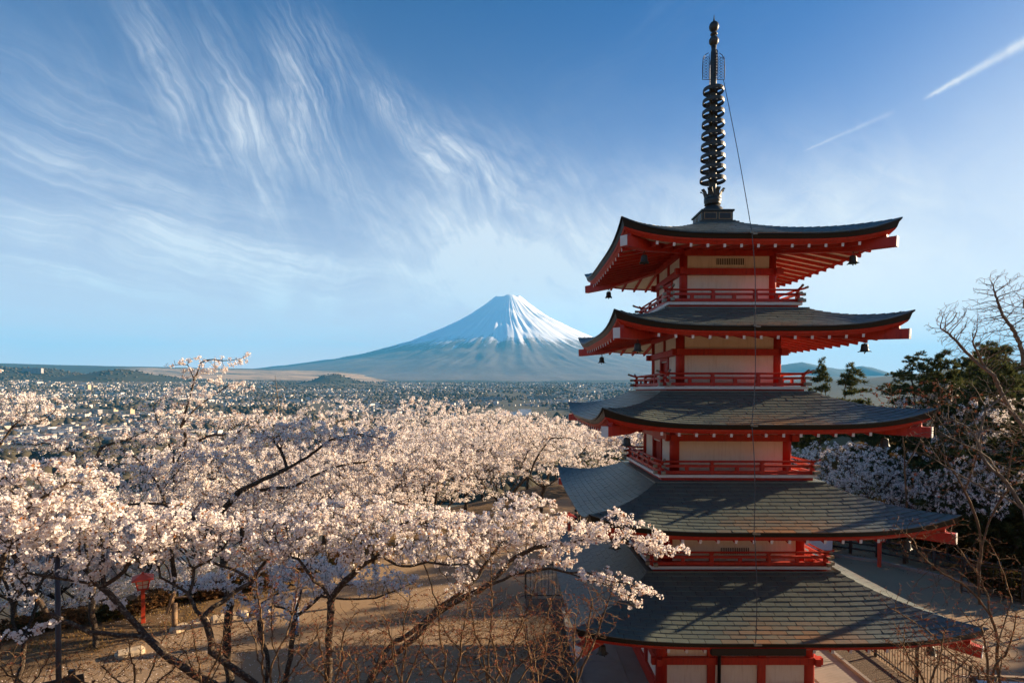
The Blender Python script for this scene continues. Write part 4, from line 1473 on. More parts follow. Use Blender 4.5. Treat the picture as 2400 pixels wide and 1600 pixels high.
def needles(C, D, n, length, width, rng):
    """tufts of n needles (thin blades) spreading from C along D"""
    m = len(C)
    d = D[:, None] * 0.7 + rng.normal(size=(m, n, 3)) * 0.62
    d[..., 2] += 0.15
    d /= np.linalg.norm(d, axis=2, keepdims=True)
    a = np.repeat(C[:, None], n, 1).reshape(-1, 3); d = d.reshape(-1, 3)
    N = len(a)
    sd = np.cross(d, rng.normal(size=(N, 3))); sd /= np.linalg.norm(sd, axis=1, keepdims=True) + 1e-9
    L = length * (0.6 + 0.6 * rng.random((N, 1)))
    v = np.stack([a - sd * width * 0.5, a + sd * width * 0.5, a + d * L * 0.7 + sd * width * 0.45, a + d * L], 1)
    tint = np.repeat(rng.random(m), n) * 0.6 + 0.4 * rng.random(N)
    return v.reshape(-1, 3), np.arange(N * 4).reshape(N, 4), np.repeat(tint, 4)


def _bark(t, dark, mid, pale, lichen):
    co = obj_co(t)
    a = t.noise(co, 7.0, 6, 0.7)
    b = t.noise(co, 26.0, 4, 0.65)
    c = t.mix(a, dark, mid)
    c = t.mix(t.math('MULTIPLY', t.ramp(b, (0.52, 0.0), (0.66, 1.0)), lichen), c, pale)
    return surf(t, c, 0.9, 0.15, 0.0, t.math('ADD', a, b), 0.02, 0.7)


M['bark'] = material('cherry bark', lambda t: _bark(t, (0.032, 0.022, 0.017), (0.095, 0.065, 0.045), (0.28, 0.24, 0.17), 0.75))
M['bark_pine'] = material('pine bark', lambda t: _bark(t, (0.035, 0.024, 0.018), (0.11, 0.07, 0.045), (0.20, 0.15, 0.10), 0.5))
M['bark_pale'] = material('pale bark', lambda t: _bark(t, (0.10, 0.075, 0.055), (0.22, 0.17, 0.125), (0.32, 0.27, 0.21), 0.6))
M['twig'] = material('brown twig', lambda t: _bark(t, (0.09, 0.054, 0.030), (0.19, 0.118, 0.062), (0.30, 0.20, 0.11), 0.5))


def leaf_mat(name, stops, trans, rough=0.7):
    def f(t):
        a = t.n('ShaderNodeAttribute', attribute_name='tint').outputs['Fac']
        c = t.ramp(a, *stops)
        df = t.n('ShaderNodeBsdfDiffuse', i_0=c)
        tr = t.n('ShaderNodeBsdfTranslucent', i_0=c)
        mx = t.n('ShaderNodeMixShader', i_0=trans)
        t.t.links.new(df.outputs[0], mx.inputs[1]); t.t.links.new(tr.outputs[0], mx.inputs[2])
        return mx.outputs[0]
    return material(name, f)


M['blossom'] = leaf_mat('cherry blossom', ((0.0, (0.42, 0.20, 0.09)), (0.06, (0.42, 0.20, 0.09)), (0.10, (0.86, 0.72, 0.64)), (0.50, (0.93, 0.85, 0.79)), (1.0, (0.96, 0.92, 0.88))), 0.45)
M['needle'] = leaf_mat('pine needles', ((0.0, (0.030, 0.042, 0.018)), (0.5, (0.075, 0.090, 0.032)), (1.0, (0.17, 0.155, 0.055))), 0.3)
M['leaf_olive'] = leaf_mat('olive leaves', ((0.0, (0.035, 0.035, 0.015)), (0.5, (0.075, 0.065, 0.022)), (0.85, (0.12, 0.085, 0.028)), (1.0, (0.22, 0.11, 0.03))), 0.3)
M['bud'] = leaf_mat('red buds', ((0.0, (0.16, 0.05, 0.03)), (1.0, (0.30, 0.11, 0.06))), 0.2)


def ellipsoid(c, rad, n, rng, flat=0.0):
    p = rng.normal(size=(n * 2, 3)); p /= np.linalg.norm(p, axis=1, keepdims=True)
    p *= (rng.random((len(p), 1)) ** (1 / 2.4))
    p = p[p[:, 2] > -1 + flat][:n]
    return p * np.asarray(rad) + np.asarray(c)


def tree_meshes(P, par, r0, e, rmax, rng, kind, bark, leaf=None, dens=1.0, thin=0.02, cl=(9, 0.06, 0.036, 5), spur=0.09):
    r, kids = radii(P, par, r0, e, rmax)
    bv, bf = limbs(P, par, r, 0.06, rng)
    bm_ = np_mesh('trunk', bv, bf.ravel(), 4, bark, smooth=False)
    if leaf is None:
        return bm_, None
    th = np.where((r < thin) & (par >= 0))[0]
    w = dens * (1.0 + 0.8 * (r[th] < thin * 0.5))
    cnt = rng.poisson(w)
    src = np.repeat(th, cnt)
    dn = P[src] - P[par[src]]
    dn /= np.linalg.norm(dn, axis=1, keepdims=True) + 1e-9
    off = rng.normal(size=(len(src), 3)); off[:, 2] = np.abs(off[:, 2]) * 0.8 - 0.15
    off /= np.linalg.norm(off, axis=1, keepdims=True)
    C = P[src] - dn * (rng.random((len(src), 1)) * 0.12) + off * spur * (0.3 + 0.9 * rng.random((len(src), 1)))
    if kind == 'blossom':
        v, f, t = blossoms(C, off, cl[0], cl[1], cl[2], rng, cl[3])
    else:
        v, f, t = needles(C, dn * 0.5 + off * 0.6, cl[0], cl[1], cl[2], rng)
    cm = np_mesh('crown', v, f.ravel(), f.shape[1], leaf, {'tint': ('POINT', t)})
    return bm_, cm


def plant_tree(name, loc, rz, bm_, cm, label, cat, group=None, scale=None, part='trunk', crown='crown'):
    e = empty(name, loc, rz, label=label, cat=cat, group=group)
    if scale is not None:
        e.scale = scale
    put(part, bm_, e)
    if cm is not None:
        put(crown, cm, e, kind='stuff')
    return e


def gz1(x, y):
    return float(ground_z(np.array([x]), np.array([y]))[0])


def W(px, py, Y):
    p = at(px, py, Y)
    return np.array(p[:])


# ---- near cherries: limbs and blossom pads laid out tree by tree
def near_cherry(label, K, limbs_, pads, seed, n_attr, step=0.14, dens=1.6, e=2.05, cl=(12, 0.046, 0.034, 5), thin=0.0135, r0=0.0050, rmax=None):
    rng = np.random.default_rng(seed)
    limbs_ = [[W(q_[0], q_[1], q_[2] * K) for q_ in l] for l in limbs_]
    pads = [(W(c[0], c[1], c[2] * K), np.array(q_) * K) for c, q_ in pads]
    f0 = limbs_[0][0]
    b = np.array((f0[0], f0[1] - 0.15, gz1(f0[0], f0[1] - 0.15) - 0.2))
    limbs_[0].insert(0, b)
    st = [[p_ - b for p_ in l] for l in limbs_]
    vol = np.array([q_[0] * q_[1] * q_[2] for _, q_ in pads]) ** 0.75
    cnt = (n_attr * vol / vol.sum()).astype(int) + 8
    A = np.concatenate([ellipsoid(c - b, q_, k, rng) for (c, q_), k in zip(pads, cnt)])
    P, par = grow(st, A, step, 1.5, step * 1.25, rng, 0.03, 0.22, 170, 7000)
    bm_, cm = tree_meshes(P, par, r0, e, rmax, rng, 'blossom', M['bark'], M['blossom'], dens, thin, cl)
    return plant_tree('cherry_tree', b, 0, bm_, cm, label, 'cherry tree', 'cherry trees nearest the viewing deck')


near_cherry('near cherry whose long bough reaches across the lower pagoda roofs', 0.90,
    [[(830, 1640, 10.5), (880, 1570, 10.6), (985, 1480, 10.7), (1130, 1380, 10.6)],
     [(1130, 1380, 10.6), (1210, 1345, 10.5), (1290, 1330, 10.4), (1420, 1370, 10.0), (1490, 1425, 9.8)],
     [(1290, 1330, 10.4), (1380, 1340, 9.9), (1470, 1368, 9.6), (1545, 1400, 9.5)],
     [(1130, 1380, 10.6), (1200, 1310, 10.9), (1330, 1275, 10.6), (1460, 1265, 10.3), (1570, 1290, 10.1)],
     [(880, 1570, 10.6), (930, 1500, 11.0), (1030, 1420, 11.4), (1120, 1350, 11.5), (1190, 1260, 11.6)],
     [(1460, 1265, 10.3), (1480, 1225, 10.2), (1450, 1205, 10.2)]],
    [((1330, 1245, 10.7), (0.95, 0.7, 0.30)), ((1450, 1255, 10.4), (0.8, 0.6, 0.32)), ((1560, 1290, 10.1), (0.46, 0.4, 0.17)), ((1200, 1235, 11.4), (1.0, 0.9, 0.36)),
     ((1090, 1245, 11.8), (0.9, 0.9, 0.40)), ((1440, 1212, 10.2), (0.34, 0.25, 0.12)), ((1410, 1350, 9.9), (0.6, 0.4, 0.12)), ((1480, 1395, 9.7), (0.38, 0.3, 0.11)),
     ((1270, 1295, 11.0), (0.8, 0.6, 0.2)), ((1010, 1290, 11.9), (0.8, 0.7, 0.3)), ((1230, 1180, 12.0), (0.7, 0.6, 0.25))], 101, 2500, dens=1.7)
near_cherry('near cherry with a pale forked trunk standing left of the long bough', 0.73,
    [[(765, 1640, 12.3), (770, 1500, 12.3), (774, 1410, 12.4), (828, 1344, 12.3)],
     [(828, 1344, 12.3), (893, 1300, 12.3), (1000, 1315, 12.0), (1120, 1318, 11.8)],
     [(893, 1300, 12.3), (905, 1255, 12.7), (980, 1215, 13.0)],
     [(774, 1410, 12.4), (735, 1360, 12.2), (700, 1310, 12.0), (640, 1290, 12.0)],
     [(828, 1344, 12.3), (850, 1270, 12.9), (840, 1210, 13.4)]],
    [((880, 1215, 13.0), (1.3, 1.1, 0.42)), ((1000, 1225, 12.7), (1.1, 0.9, 0.38)), ((760, 1260, 12.4), (1.0, 0.8, 0.40)), ((680, 1290, 12.2), (0.7, 0.6, 0.34)),
     ((820, 1290, 12.1), (0.8, 0.5, 0.25)), ((1080, 1275, 12.2), (0.8, 0.6, 0.22)), ((920, 1265, 12.0), (0.8, 0.5, 0.22)), ((800, 1190, 13.0), (0.9, 0.8, 0.3))], 102, 2300)
near_cherry('near cherry leaning to the left with two long crossing limbs above the path', 0.66,
    [[(600, 1680, 11.6), (500, 1600, 11.8), (342, 1490, 12.0), (290, 1432, 12.0), (236, 1372, 12.0), (190, 1310, 12.1)],
     [(342, 1490, 12.0), (212, 1482, 11.6), (146, 1452, 11.4), (95, 1411, 11.2), (20, 1335, 11.0)],
     [(146, 1452, 11.4), (60, 1500, 11.3), (-40, 1480, 11.0)],
     [(236, 1372, 12.0), (130, 1355, 11.6), (20, 1330, 11.4)],
     [(95, 1411, 11.2), (55, 1330, 11.4), (5, 1265, 11.6)],
     [(290, 1432, 12.0), (220, 1400, 12.6), (180, 1345, 13.0)],
     [(236, 1372, 12.0), (300, 1320, 12.0), (400, 1270, 12.4)]],
    [((60, 1215, 11.6), (1.2, 0.9, 0.42)), ((200, 1225, 12.1), (1.2, 0.9, 0.46)), ((330, 1265, 12.1), (1.0, 0.8, 0.46)), ((-80, 1230, 11.3), (0.9, 0.8, 0.4)),
     ((120, 1275, 11.6), (1.0, 0.7, 0.3)), ((260, 1305, 11.9), (0.8, 0.6, 0.3)), ((400, 1225, 12.6), (1.0, 0.8, 0.4)), ((480, 1250, 12.8), (0.7, 0.6, 0.34)), ((-140, 1330, 11), (0.6, 0.6, 0.4))], 103, 2800, dens=1.9, cl=(10, 0.052, 0.038, 5))
near_cherry('near cherry with a bent lichen-spotted trunk between the leaning and the forked one', 0.62,
    [[(640, 1680, 12.8), (600, 1600, 12.9), (495, 1525, 13.2), (474, 1445, 13.3), (442, 1390, 13.4), (375, 1352, 13.4)],
     [(474, 1445, 13.3), (520, 1410, 13.7), (590, 1365, 14.0)],
     [(442, 1390, 13.4), (455, 1330, 13.8), (520, 1290, 14.0)],
     [(590, 1365, 14.0), (520, 1325, 14.0), (440, 1295, 14.0)],
     [(590, 1365, 14.0), (640, 1300, 14.3), (700, 1260, 14.5)]],
    [((560, 1235, 14.3), (1.4, 1.0, 0.42)), ((430, 1255, 13.8), (1.2, 0.9, 0.36)), ((680, 1230, 14.6), (1.2, 1.0, 0.42)), ((350, 1290, 13.4), (0.9, 0.7, 0.34)), ((620, 1290, 14.0), (0.9, 0.7, 0.28)), ((520, 1300, 13.6), (0.7, 0.5, 0.2))], 104, 2200)
near_cherry('near cherry half cut by the frame with bright dense pads of blossom', 0.60,
    [[(-45, 1640, 13.2), (-20, 1450, 13.3), (20, 1270, 13.4)],
     [(20, 1270, 13.4), (70, 1190, 13.6), (160, 1130, 13.8)],
     [(-20, 1450, 13.3), (60, 1290, 13.8), (150, 1220, 14.0)]],
    [((60, 1110, 13.7), (1.3, 1.0, 0.38)), ((170, 1135, 14.0), (1.0, 0.9, 0.33)), ((40, 1165, 13.5), (1.2, 0.9, 0.33)), ((-90, 1130, 13.3), (1.1, 0.9, 0.4)), ((150, 1190, 13.6), (1.0, 0.7, 0.25)), ((-60, 1220, 13.2), (0.9, 0.8, 0.3)), ((240, 1185, 13.8), (0.7, 0.6, 0.22))], 105, 2000, dens=2.0)
near_cherry('big cherry with a straight dark trunk and limbs sweeping up to the right', 1.0,
    [[(540, 1600, 17.4), (541, 1404, 17.4), (525, 1300, 17.3), (478, 1240, 17.2)],
     [(478, 1240, 17.2), (560, 1152, 17.2), (672, 1098, 17.0), (768, 1033, 16.9), (860, 1020, 16.8)],
     [(560, 1152, 17.2), (690, 1140, 17.8), (800, 1090, 18.2), (900, 1075, 18.4)],
     [(478, 1240, 17.2), (384, 1180, 16.9), (268, 1184, 16.6), (160, 1180, 16.4)],
     [(672, 1098, 17.0), (640, 1030, 17.2), (600, 985, 17.4)],
     [(384, 1180, 16.9), (350, 1110, 17.4), (300, 1060, 17.8)],
     [(525, 1300, 17.3), (600, 1250, 17.6), (690, 1210, 18.0)]],
    [((690, 1015, 17.2), (1.9, 1.4, 0.5)), ((820, 1030, 17.2), (1.6, 1.3, 0.5)), ((560, 1060, 17.4), (1.7, 1.3, 0.55)), ((400, 1090, 17.4), (1.8, 1.4, 0.55)), ((290, 1110, 17.0), (1.5, 1.2, 0.5)),
     ((470, 1145, 17.4), (1.5, 1.2, 0.4)), ((860, 1095, 18.2), (1.4, 1.1, 0.45)), ((720, 1130, 18.0), (1.5, 1.2, 0.45)), ((610, 1170, 17.7), (1.3, 1.0, 0.4)), ((200, 1150, 16.5), (1.3, 1.0, 0.4))], 106, 2900, 0.21, 1.5, 2.05, (10, 0.072, 0.046, 5), 0.019, 0.0065)
near_cherry('tall cherry whose lone top shoots rise above the canopy and the horizon', 1.0,
    [[(400, 1500, 24.5), (402, 1300, 24.5), (410, 1095, 24.5), (425, 1000, 24.5), (455, 890, 24.5)],
     [(455, 890, 24.5), (470, 850, 24.5), (520, 845, 24.6), (585, 832, 24.8)], [(455, 890, 24.5), (440, 855, 24.3), (400, 860, 24.2)], [(425, 1000, 24.5), (480, 940, 24.8), (540, 900, 25.0)],
     [(410, 1095, 24.5), (470, 1030, 24.5), (520, 1020, 24.7)], [(410, 1095, 24.5), (380, 1010, 24.2), (360, 950, 24.0)]],
    [((480, 880, 24.5), (1.0, 0.9, 0.6)), ((540, 850, 24.7), (0.9, 0.6, 0.22)), ((450, 845, 24.4), (0.7, 0.6, 0.28)), ((560, 905, 25.0), (0.7, 0.7, 0.45)), ((440, 930, 24.4), (1.2, 1.0, 0.5)), ((395, 965, 24.2), (1.2, 1.1, 0.5)), ((530, 985, 24.8), (1.5, 1.3, 0.5)),
     ((400, 1030, 24.4), (1.6, 1.3, 0.5)), ((610, 985, 25.0), (1.4, 1.2, 0.45)), ((490, 1050, 24.5), (1.5, 1.3, 0.4)), ((400, 862, 24.2), (0.45, 0.4, 0.12))], 107, 2000, 0.26, 1.35, 2.1, (9, 0.09, 0.062, 4), 0.022, 0.008)
near_cherry('cherry on the left edge with a low wide crown just below the wooded hills', 1.0,
    [[(-30, 1300, 25.5), (-20, 1080, 25.5), (30, 1000, 25.6), (60, 975, 25.7)], [(30, 1000, 25.6), (100, 985, 25.8), (130, 960, 26)], [(-20, 1080, 25.5), (-60, 960, 25.2), (-40, 890, 25.0)]],
    [((50, 945, 25.7), (1.6, 1.2, 0.5)), ((110, 965, 26), (1.1, 1.0, 0.4)), ((-20, 960, 25.5), (1.5, 1.2, 0.6)), ((-25, 870, 25.0), (0.75, 0.7, 0.25)), ((40, 985, 25.5), (1.5, 1.2, 0.3))], 108, 1100, 0.26, 1.5, 2.1, (9, 0.09, 0.062, 4), 0.022, 0.008)
near_cherry('old cherry with a bare sawn-off limb sticking up before the town', 1.0,
    [[(250, 1400, 23.0), (245, 1150, 23.0), (238, 1050, 23.0), (218, 1000, 23.0), (203, 962, 23.0)], [(238, 1050, 23.0), (300, 1030, 23.2), (360, 1000, 23.4)], [(245, 1150, 23.0), (170, 1060, 22.8), (120, 1040, 22.8)]],
    [((330, 1020, 23.2), (1.3, 1.1, 0.45)), ((140, 1040, 22.8), (1.4, 1.1, 0.4)), ((240, 1075, 23.0), (1.5, 1.2, 0.35)), ((60, 1040, 22.5), (1.2, 1.0, 0.35))], 109, 1100, 0.26, 1.4, 1.75, (9, 0.09, 0.062, 4), 0.022, 0.008)
near_cherry('cherry with a thick straight trunk standing on the bank at the left', 1.0,
    [[(222, 1540, 19.7), (214, 1440, 19.7), (212, 1350, 19.7), (205, 1290, 19.7)], [(212, 1350, 19.7), (150, 1290, 19.6), (100, 1240, 19.5)], [(205, 1290, 19.7), (260, 1230, 20.0), (300, 1190, 20.2)], [(205, 1290, 19.7), (190, 1220, 20.2), (150, 1170, 20.5)]],
    [((120, 1200, 19.6), (1.6, 1.4, 0.5)), ((260, 1180, 20.2), (1.5, 1.4, 0.5)), ((190, 1140, 20.4), (1.4, 1.3, 0.45)), ((60, 1160, 19.8), (1.2, 1.2, 0.45)), ((340, 1200, 20.2), (1.0, 1.0, 0.4))], 111, 1300, 0.24, 1.5, 1.78, (9, 0.08, 0.052, 5), 0.018, 0.007)
near_cherry('cherry with a dark forked trunk at the far left above the brown bank', 1.0,
    [[(40, 1600, 15.2), (55, 1500, 15.2), (85, 1420, 15.3), (110, 1340, 15.4), (118, 1270, 15.4)], [(55, 1500, 15.2), (30, 1420, 15.0), (5, 1350, 14.8), (-20, 1290, 14.8)], [(85, 1420, 15.3), (60, 1360, 15.6), (40, 1290, 15.8)]],
    [((120, 1215, 15.4), (1.2, 1.1, 0.35)), ((0, 1250, 15.0), (1.2, 1.1, 0.4)), ((60, 1235, 15.7), (1.1, 1.0, 0.35))], 112, 800, 0.2, 1.5, 1.9, (9, 0.065, 0.044, 5), 0.018, 0.0065)
near_cherry('low cherry just beyond the bank with its crown level with the path', 1.0,
    [[(330, 1500, 26.5), (335, 1440, 26.5), (340, 1400, 26.5)], [(340, 1400, 26.5), (250, 1400, 26.3), (190, 1420, 26.0)], [(340, 1400, 26.5), (430, 1370, 26.8), (520, 1350, 27.2)], [(340, 1400, 26.5), (350, 1350, 27.0)]],
    [((300, 1385, 26.5), (1.8, 1.5, 0.7)), ((430, 1365, 26.9), (1.8, 1.5, 0.7)), ((540, 1345, 27.3), (1.5, 1.4, 0.6)), ((190, 1420, 26.0), (1.5, 1.3, 0.7)), ((110, 1440, 25.6), (1.3, 1.2, 0.7)), ((380, 1420, 26.3), (1.5, 1.0, 0.5))], 113, 1700, 0.26, 1.6, 2.1, (10, 0.09, 0.06, 4), 0.02, 0.007)
near_cherry('low shaded cherry right of the lantern whose boughs hang over the path', 0.95,
    [[(610, 1640, 16.2), (612, 1500, 16.2), (600, 1420, 16.2)], [(600, 1420, 16.2), (520, 1380, 16.0), (440, 1370, 15.8)], [(600, 1420, 16.2), (680, 1370, 16.4), (760, 1350, 16.6)], [(600, 1420, 16.2), (590, 1350, 16.6)]],
    [((520, 1360, 16.1), (1.0, 0.9, 0.35)), ((440, 1375, 15.8), (0.8, 0.7, 0.25)), ((640, 1350, 16.4), (1.1, 0.9, 0.4)), ((760, 1340, 16.6), (0.9, 0.8, 0.3)), ((580, 1410, 16.0), (0.7, 0.6, 0.22))], 114, 900, 0.19, 1.5, 2.0, (10, 0.068, 0.046, 5), 0.018, 0.0062)
near_cherry('small shaded cherry with a dark trunk before the open plaza', 1.0,
    [[(678, 1660, 13.0), (680, 1540, 13.0), (690, 1445, 13.1)], [(690, 1445, 13.1), (640, 1420, 13.0), (590, 1440, 12.9)], [(690, 1445, 13.1), (750, 1395, 13.4), (830, 1370, 13.6)], [(750, 1395, 13.4), (880, 1400, 13.8), (960, 1370, 14)], [(690, 1445, 13.1), (720, 1340, 13.6)]],
    [((640, 1420, 13.0), (0.8, 0.7, 0.28)), ((740, 1360, 13.5), (1.0, 0.8, 0.35)), ((850, 1350, 13.8), (1.0, 0.8, 0.3)), ((930, 1370, 14.0), (0.7, 0.7, 0.25)), ((700, 1330, 13.6), (0.8, 0.8, 0.35)), ((600, 1455, 12.8), (0.4, 0.4, 0.14))], 110, 1000, 0.17, 1.5, 2.0, (9, 0.06, 0.042, 5), 0.018, 0.006)

# ---- mid-distance cherries: templates shared by the rows behind
def cherry_template(seed, R0, H, n_attr, step, dens, cl):
    rng = np.random.default_rng(seed)
    lean = rng.normal(size=2) * 0.5
    fork = np.array([lean[0] * 0.5, lean[1] * 0.5, H * 0.26])
    st = [[(0, 0, -1.0), tuple(fork * 0.5), tuple(fork)]]
    pads = []
    nl = 6
    a0 = rng.random() * 6.28
    for q in range(nl):
        a = a0 + q * 2 * math.pi / nl + rng.normal() * 0.3
        rr = R0 * (0.40 + 0.32 * rng.random())
        tip = np.array([math.cos(a) * rr, math.sin(a) * rr, H * (0.62 + 0.16 * rng.random())])
        mid = fork * 0.4 + tip * 0.6 + np.array([0, 0, -0.06 * H])
        st.append([tuple(fork), tuple(mid), tuple(tip)])
        pads.append((tip + np.array([0, 0, 0.04 * H]), (R0 * 0.46, R0 * 0.46, H * 0.13)))
        pads.append((tip * np.array([1.35, 1.35, 0.86]), (R0 * 0.34, R0 * 0.34, H * 0.11)))
    pads.append((np.array([0, 0, H * 0.86]), (R0 * 0.5, R0 * 0.5, H * 0.12)))
    pads.append((np.array([0, 0, H * 0.62]), (R0 * 0.6, R0 * 0.6, H * 0.14)))
    k = n_attr // len(pads)
    A = np.concatenate([ellipsoid(c, q, k, rng) for c, q in pads])
    P, par = grow(st, A, step, 2.4, step * 1.2, rng, 0.05, 0.2, 120, 5200)
    return tree_meshes(P, par, 0.0068, 2.15, 0.24, rng, 'blossom', M['bark'], M['blossom'], dens, 0.013, cl, 0.14)


MIDT = [cherry_template(200 + k, 4.6 + 0.3 * (k % 3), 6.6 + 0.35 * (k % 4), 1900, 0.27, 1.10, (14, 0.10, 0.058, 4)) for k in range(5)]
FART = [cherry_template(300 + k, 4.8, 6.8, 900, 0.42, 1.6, (7, 0.20, 0.16, 4)) for k in range(3)]
ORD = ['first', 'second', 'third', 'fourth', 'fifth', 'sixth', 'seventh', 'eighth', 'ninth', 'tenth', 'eleventh', 'twelfth', 'thirteenth', 'fourteenth']
rows = [
    ('row just beyond the near cherries', MIDT, 'cherry trees in the middle row', [(660, 25.5, 1.0, 0), (1010, 30.0, 1.1, 0), (880, 27.0, 1.0, 0), (30, 23.0, 0.95, -0.4), (790, 23.5, 0.8, -0.3)]),
    ('row along the far edge of the plaza', MIDT, 'cherry trees along the far edge of the plaza', [(560, 32, 1.1, 0), (760, 35, 1.12, 0), (955, 37, 1.16, 0), (1090, 39, 1.12, 0), (1190, 35, 1.1, 0), (1260, 42, 1.1, 0), (330, 31, 1.0, -0.2), (130, 31, 0.95, -0.5)]),
    ('row at the lip of the slope', MIDT, 'cherry trees at the lip of the slope', [(690, 46, 1.28, 0.2), (860, 48, 1.32, 0), (1000, 50, 1.36, 0), (1130, 52, 1.25, 0), (1240, 54, 1.1, 0), (470, 42, 1.0, 0), (230, 38, 0.9, 0)]),
    ('row just below the brown bank', FART, 'cherry trees just below the bank', [(70, 33, 0.95, -0.6), (190, 32, 0.9, -0.8), (320, 33.5, 0.95, -0.8), (450, 35, 0.9, -0.8), (570, 37, 0.9, -0.5)]),
    ('lower row down the slope', FART, 'cherry trees down the slope', [(40, 40, 1.05, 0), (150, 52, 1.1, 1), (380, 55, 1.0, 0), (560, 58, 1.1, 0.6), (740, 62, 1.15, 0.8), (900, 66, 1.15, 0.5), (1050, 70, 1.15, 0.5), (1180, 70, 1.0, 0.5), (1300, 66, 1.0, 0.5), (1400, 62, 0.9, 0), (1480, 58, 0.8, 0)]),
]
q = 0
for desc, T, grp, lst in rows:
    lst2 = sorted(lst)
    for n_, (px, Y, sc, dz) in enumerate(lst2):
        x = (px - 1200) / FPX * Y
        bm_, cm = T[q % len(T)]
        plant_tree('cherry_tree', (x, Y, gz1(x, Y) + dz - 0.1), q * 2.1, bm_, cm, 'blossoming cherry, %s from the left in the %s' % (ORD[n_], desc), 'cherry tree', grp, (sc, sc, sc * (0.95 + 0.08 * (q % 3))))
        q += 1
# cherries behind the pagoda on the right
for px, Y, sc, dz, lab in ((1985, 36, 0.95, -0.4, 'shaded cherry in bloom beside the pagoda behind its third and fourth roofs'), (2095, 33, 0.72, -0.2, 'low cherry in bloom at the pagoda right, before the dark pines'),
                           (2330, 34, 0.9, 2.0, 'cherry in bloom at the right edge behind bare branches'), (2215, 40, 0.8, 3.2, 'sunlit cherry top between the roof tip and the pines'),
                           (2290, 29, 0.55, 2.6, 'cherry in bloom low at the right edge before the pines'), (2385, 32, 0.62, 3.2, 'cherry in bloom cut by the right edge'), (1405, 44, 0.7, -1.0, 'low cherry in bloom behind the left corner of the third roof')):
    x = (px - 1200) / FPX * Y
    bm_, cm = MIDT[q % 5]
    plant_tree('cherry_tree', (x, Y, gz1(x, Y) + min(dz, 0) - 0.1), q * 2.1, bm_, cm, lab, 'cherry tree', 'cherry trees around the pagoda', (sc, sc, sc + max(dz, 0) / 7.0))
    q += 1


# ---- pines and evergreens on the right
def pine_template(seed, R0, H, kind):
    rng = np.random.default_rng(seed)
    st = [[(0, 0, -0.8), (0.15, 0.1, H * 0.5), (0.0, 0, H * 0.97)]]
    pads = []
    lv = 9
    for l in range(lv):
        f = l / (lv - 1)
        z = H * (0.34 + 0.62 * f)
        rr = R0 * ((1 - f) ** 0.75 * 0.9 + 0.12) if kind == 'cone' else R0 * (0.55 + 0.45 * math.sin(math.pi * min(1, f * 1.1 + 0.1))) * (1.02 - 0.62 * f)
        nb_ = 5
        a0 = rng.random() * 6.28
        for b in range(nb_):
            a = a0 + b * 2 * math.pi / nb_ + rng.normal() * 0.25
            r_ = rr * (0.65 + 0.5 * rng.random())
            tip = np.array([math.cos(a) * r_, math.sin(a) * r_, z + 0.10 * r_ + rng.normal() * 0.15])
            pads.append((tip * np.array([0.72, 0.72, 1]), (r_ * 0.42 + 0.12, r_ * 0.42 + 0.12, 0.16 + 0.05 * r_)))
    A = np.concatenate([ellipsoid(c, q_, 26, rng) for c, q_ in pads])
    P, par = grow(st, A, 0.26, 1.5, 0.3, rng, 0.06, 0.16, 90, 4200)
    return tree_meshes(P, par, 0.009, 2.3, 0.17, rng, 'needle', M['bark_pine'], M['needle'], 2.0, 0.03, (13, 0.24, 0.04), 0.14)


PINE = [pine_template(401, 1.9, 8.5, 'cone'), pine_template(402, 4.2, 8.5, 'round'), pine_template(403, 3.6, 7.5, 'round')]
pl = [(1925, 46, 0, (0.80, 0.80, 1.05), 3.0, 'slim young pine, left one of the pair beside the balcony'), (1995, 45, 0, (1.2, 1.2, 1.02), 2.8, 'broader young pine, right one of the pair beside the balcony'),
      (2205, 40, 1, (1.0, 1.0, 1.05), 2.9, 'wide dark pine with layered boughs above the cherry blossom'), (2330, 36, 2, (1.15, 1.15, 1.1), 3.6, 'dark pine at the right edge behind the tall bare tree'),
      (2110, 43, 2, (0.8, 0.8, 0.78), 2.6, 'small olive pine left of the wide dark pine'), (2250, 33, 2, (1.0, 1.0, 0.85), 0.8, 'dark evergreen below the wide pine'), (2080, 40, 1, (0.75, 0.75, 0.72), 1.2, 'dark evergreen behind the low cherry'),
      (2390, 30, 1, (0.95, 0.95, 0.85), 0.6, 'dark evergreen at the lower right edge behind the path'), (2160, 36, 1, (0.7, 0.7, 0.7), 0.2, 'dark evergreen with a bare lower trunk behind the path'),
      (1545, 58, 0, (1.0, 1.0, 1.0), 2.0, 'dark conifer peeping out left of the second storey wall'), (1370, 50, 2, (0.62, 0.62, 0.62), -1.5, 'small pine below the left corner of the third roof'), (1440, 52, 2, (0.7, 0.7, 0.62), -1.2, 'dark pine behind the left balcony of the fourth storey'),
      (1880, 50, 2, (0.8, 0.8, 0.75), 1.6, 'dark pine half hidden by the second balcony'), (2450, 38, 2, (1.2, 1.2, 1.1), 2.8, 'tall pine cut by the right edge'), (2040, 48, 2, (0.85, 0.85, 0.8), 1.8, 'olive evergreen right of the pair of young pines'), (2280, 44, 1, (1.1, 1.1, 1.0), 3.6, 'tall dark pine standing behind the wide one'), (2350, 29, 2, (0.9, 0.9, 0.75), -0.2, 'dark evergreen near the right edge above the log fence'), (2230, 30, 1, (0.8, 0.8, 0.62), -0.6, 'low spreading evergreen behind the log fence')]
for k, (px, Y, ti, sc, dz, lab) in enumerate(pl):
    x = (px - 1200) / FPX * Y
    g_ = gz1(x, Y)
    H_ = (8.5, 8.5, 7.5)[ti]
    plant_tree('pine_tree', (x, Y, g_ - 0.1), k * 1.3, *PINE[ti], lab, 'pine tree', 'pines and evergreens', (sc[0], sc[1], max(0.35, (dz - 0.1 + H_ * sc[2] - g_) / H_)))

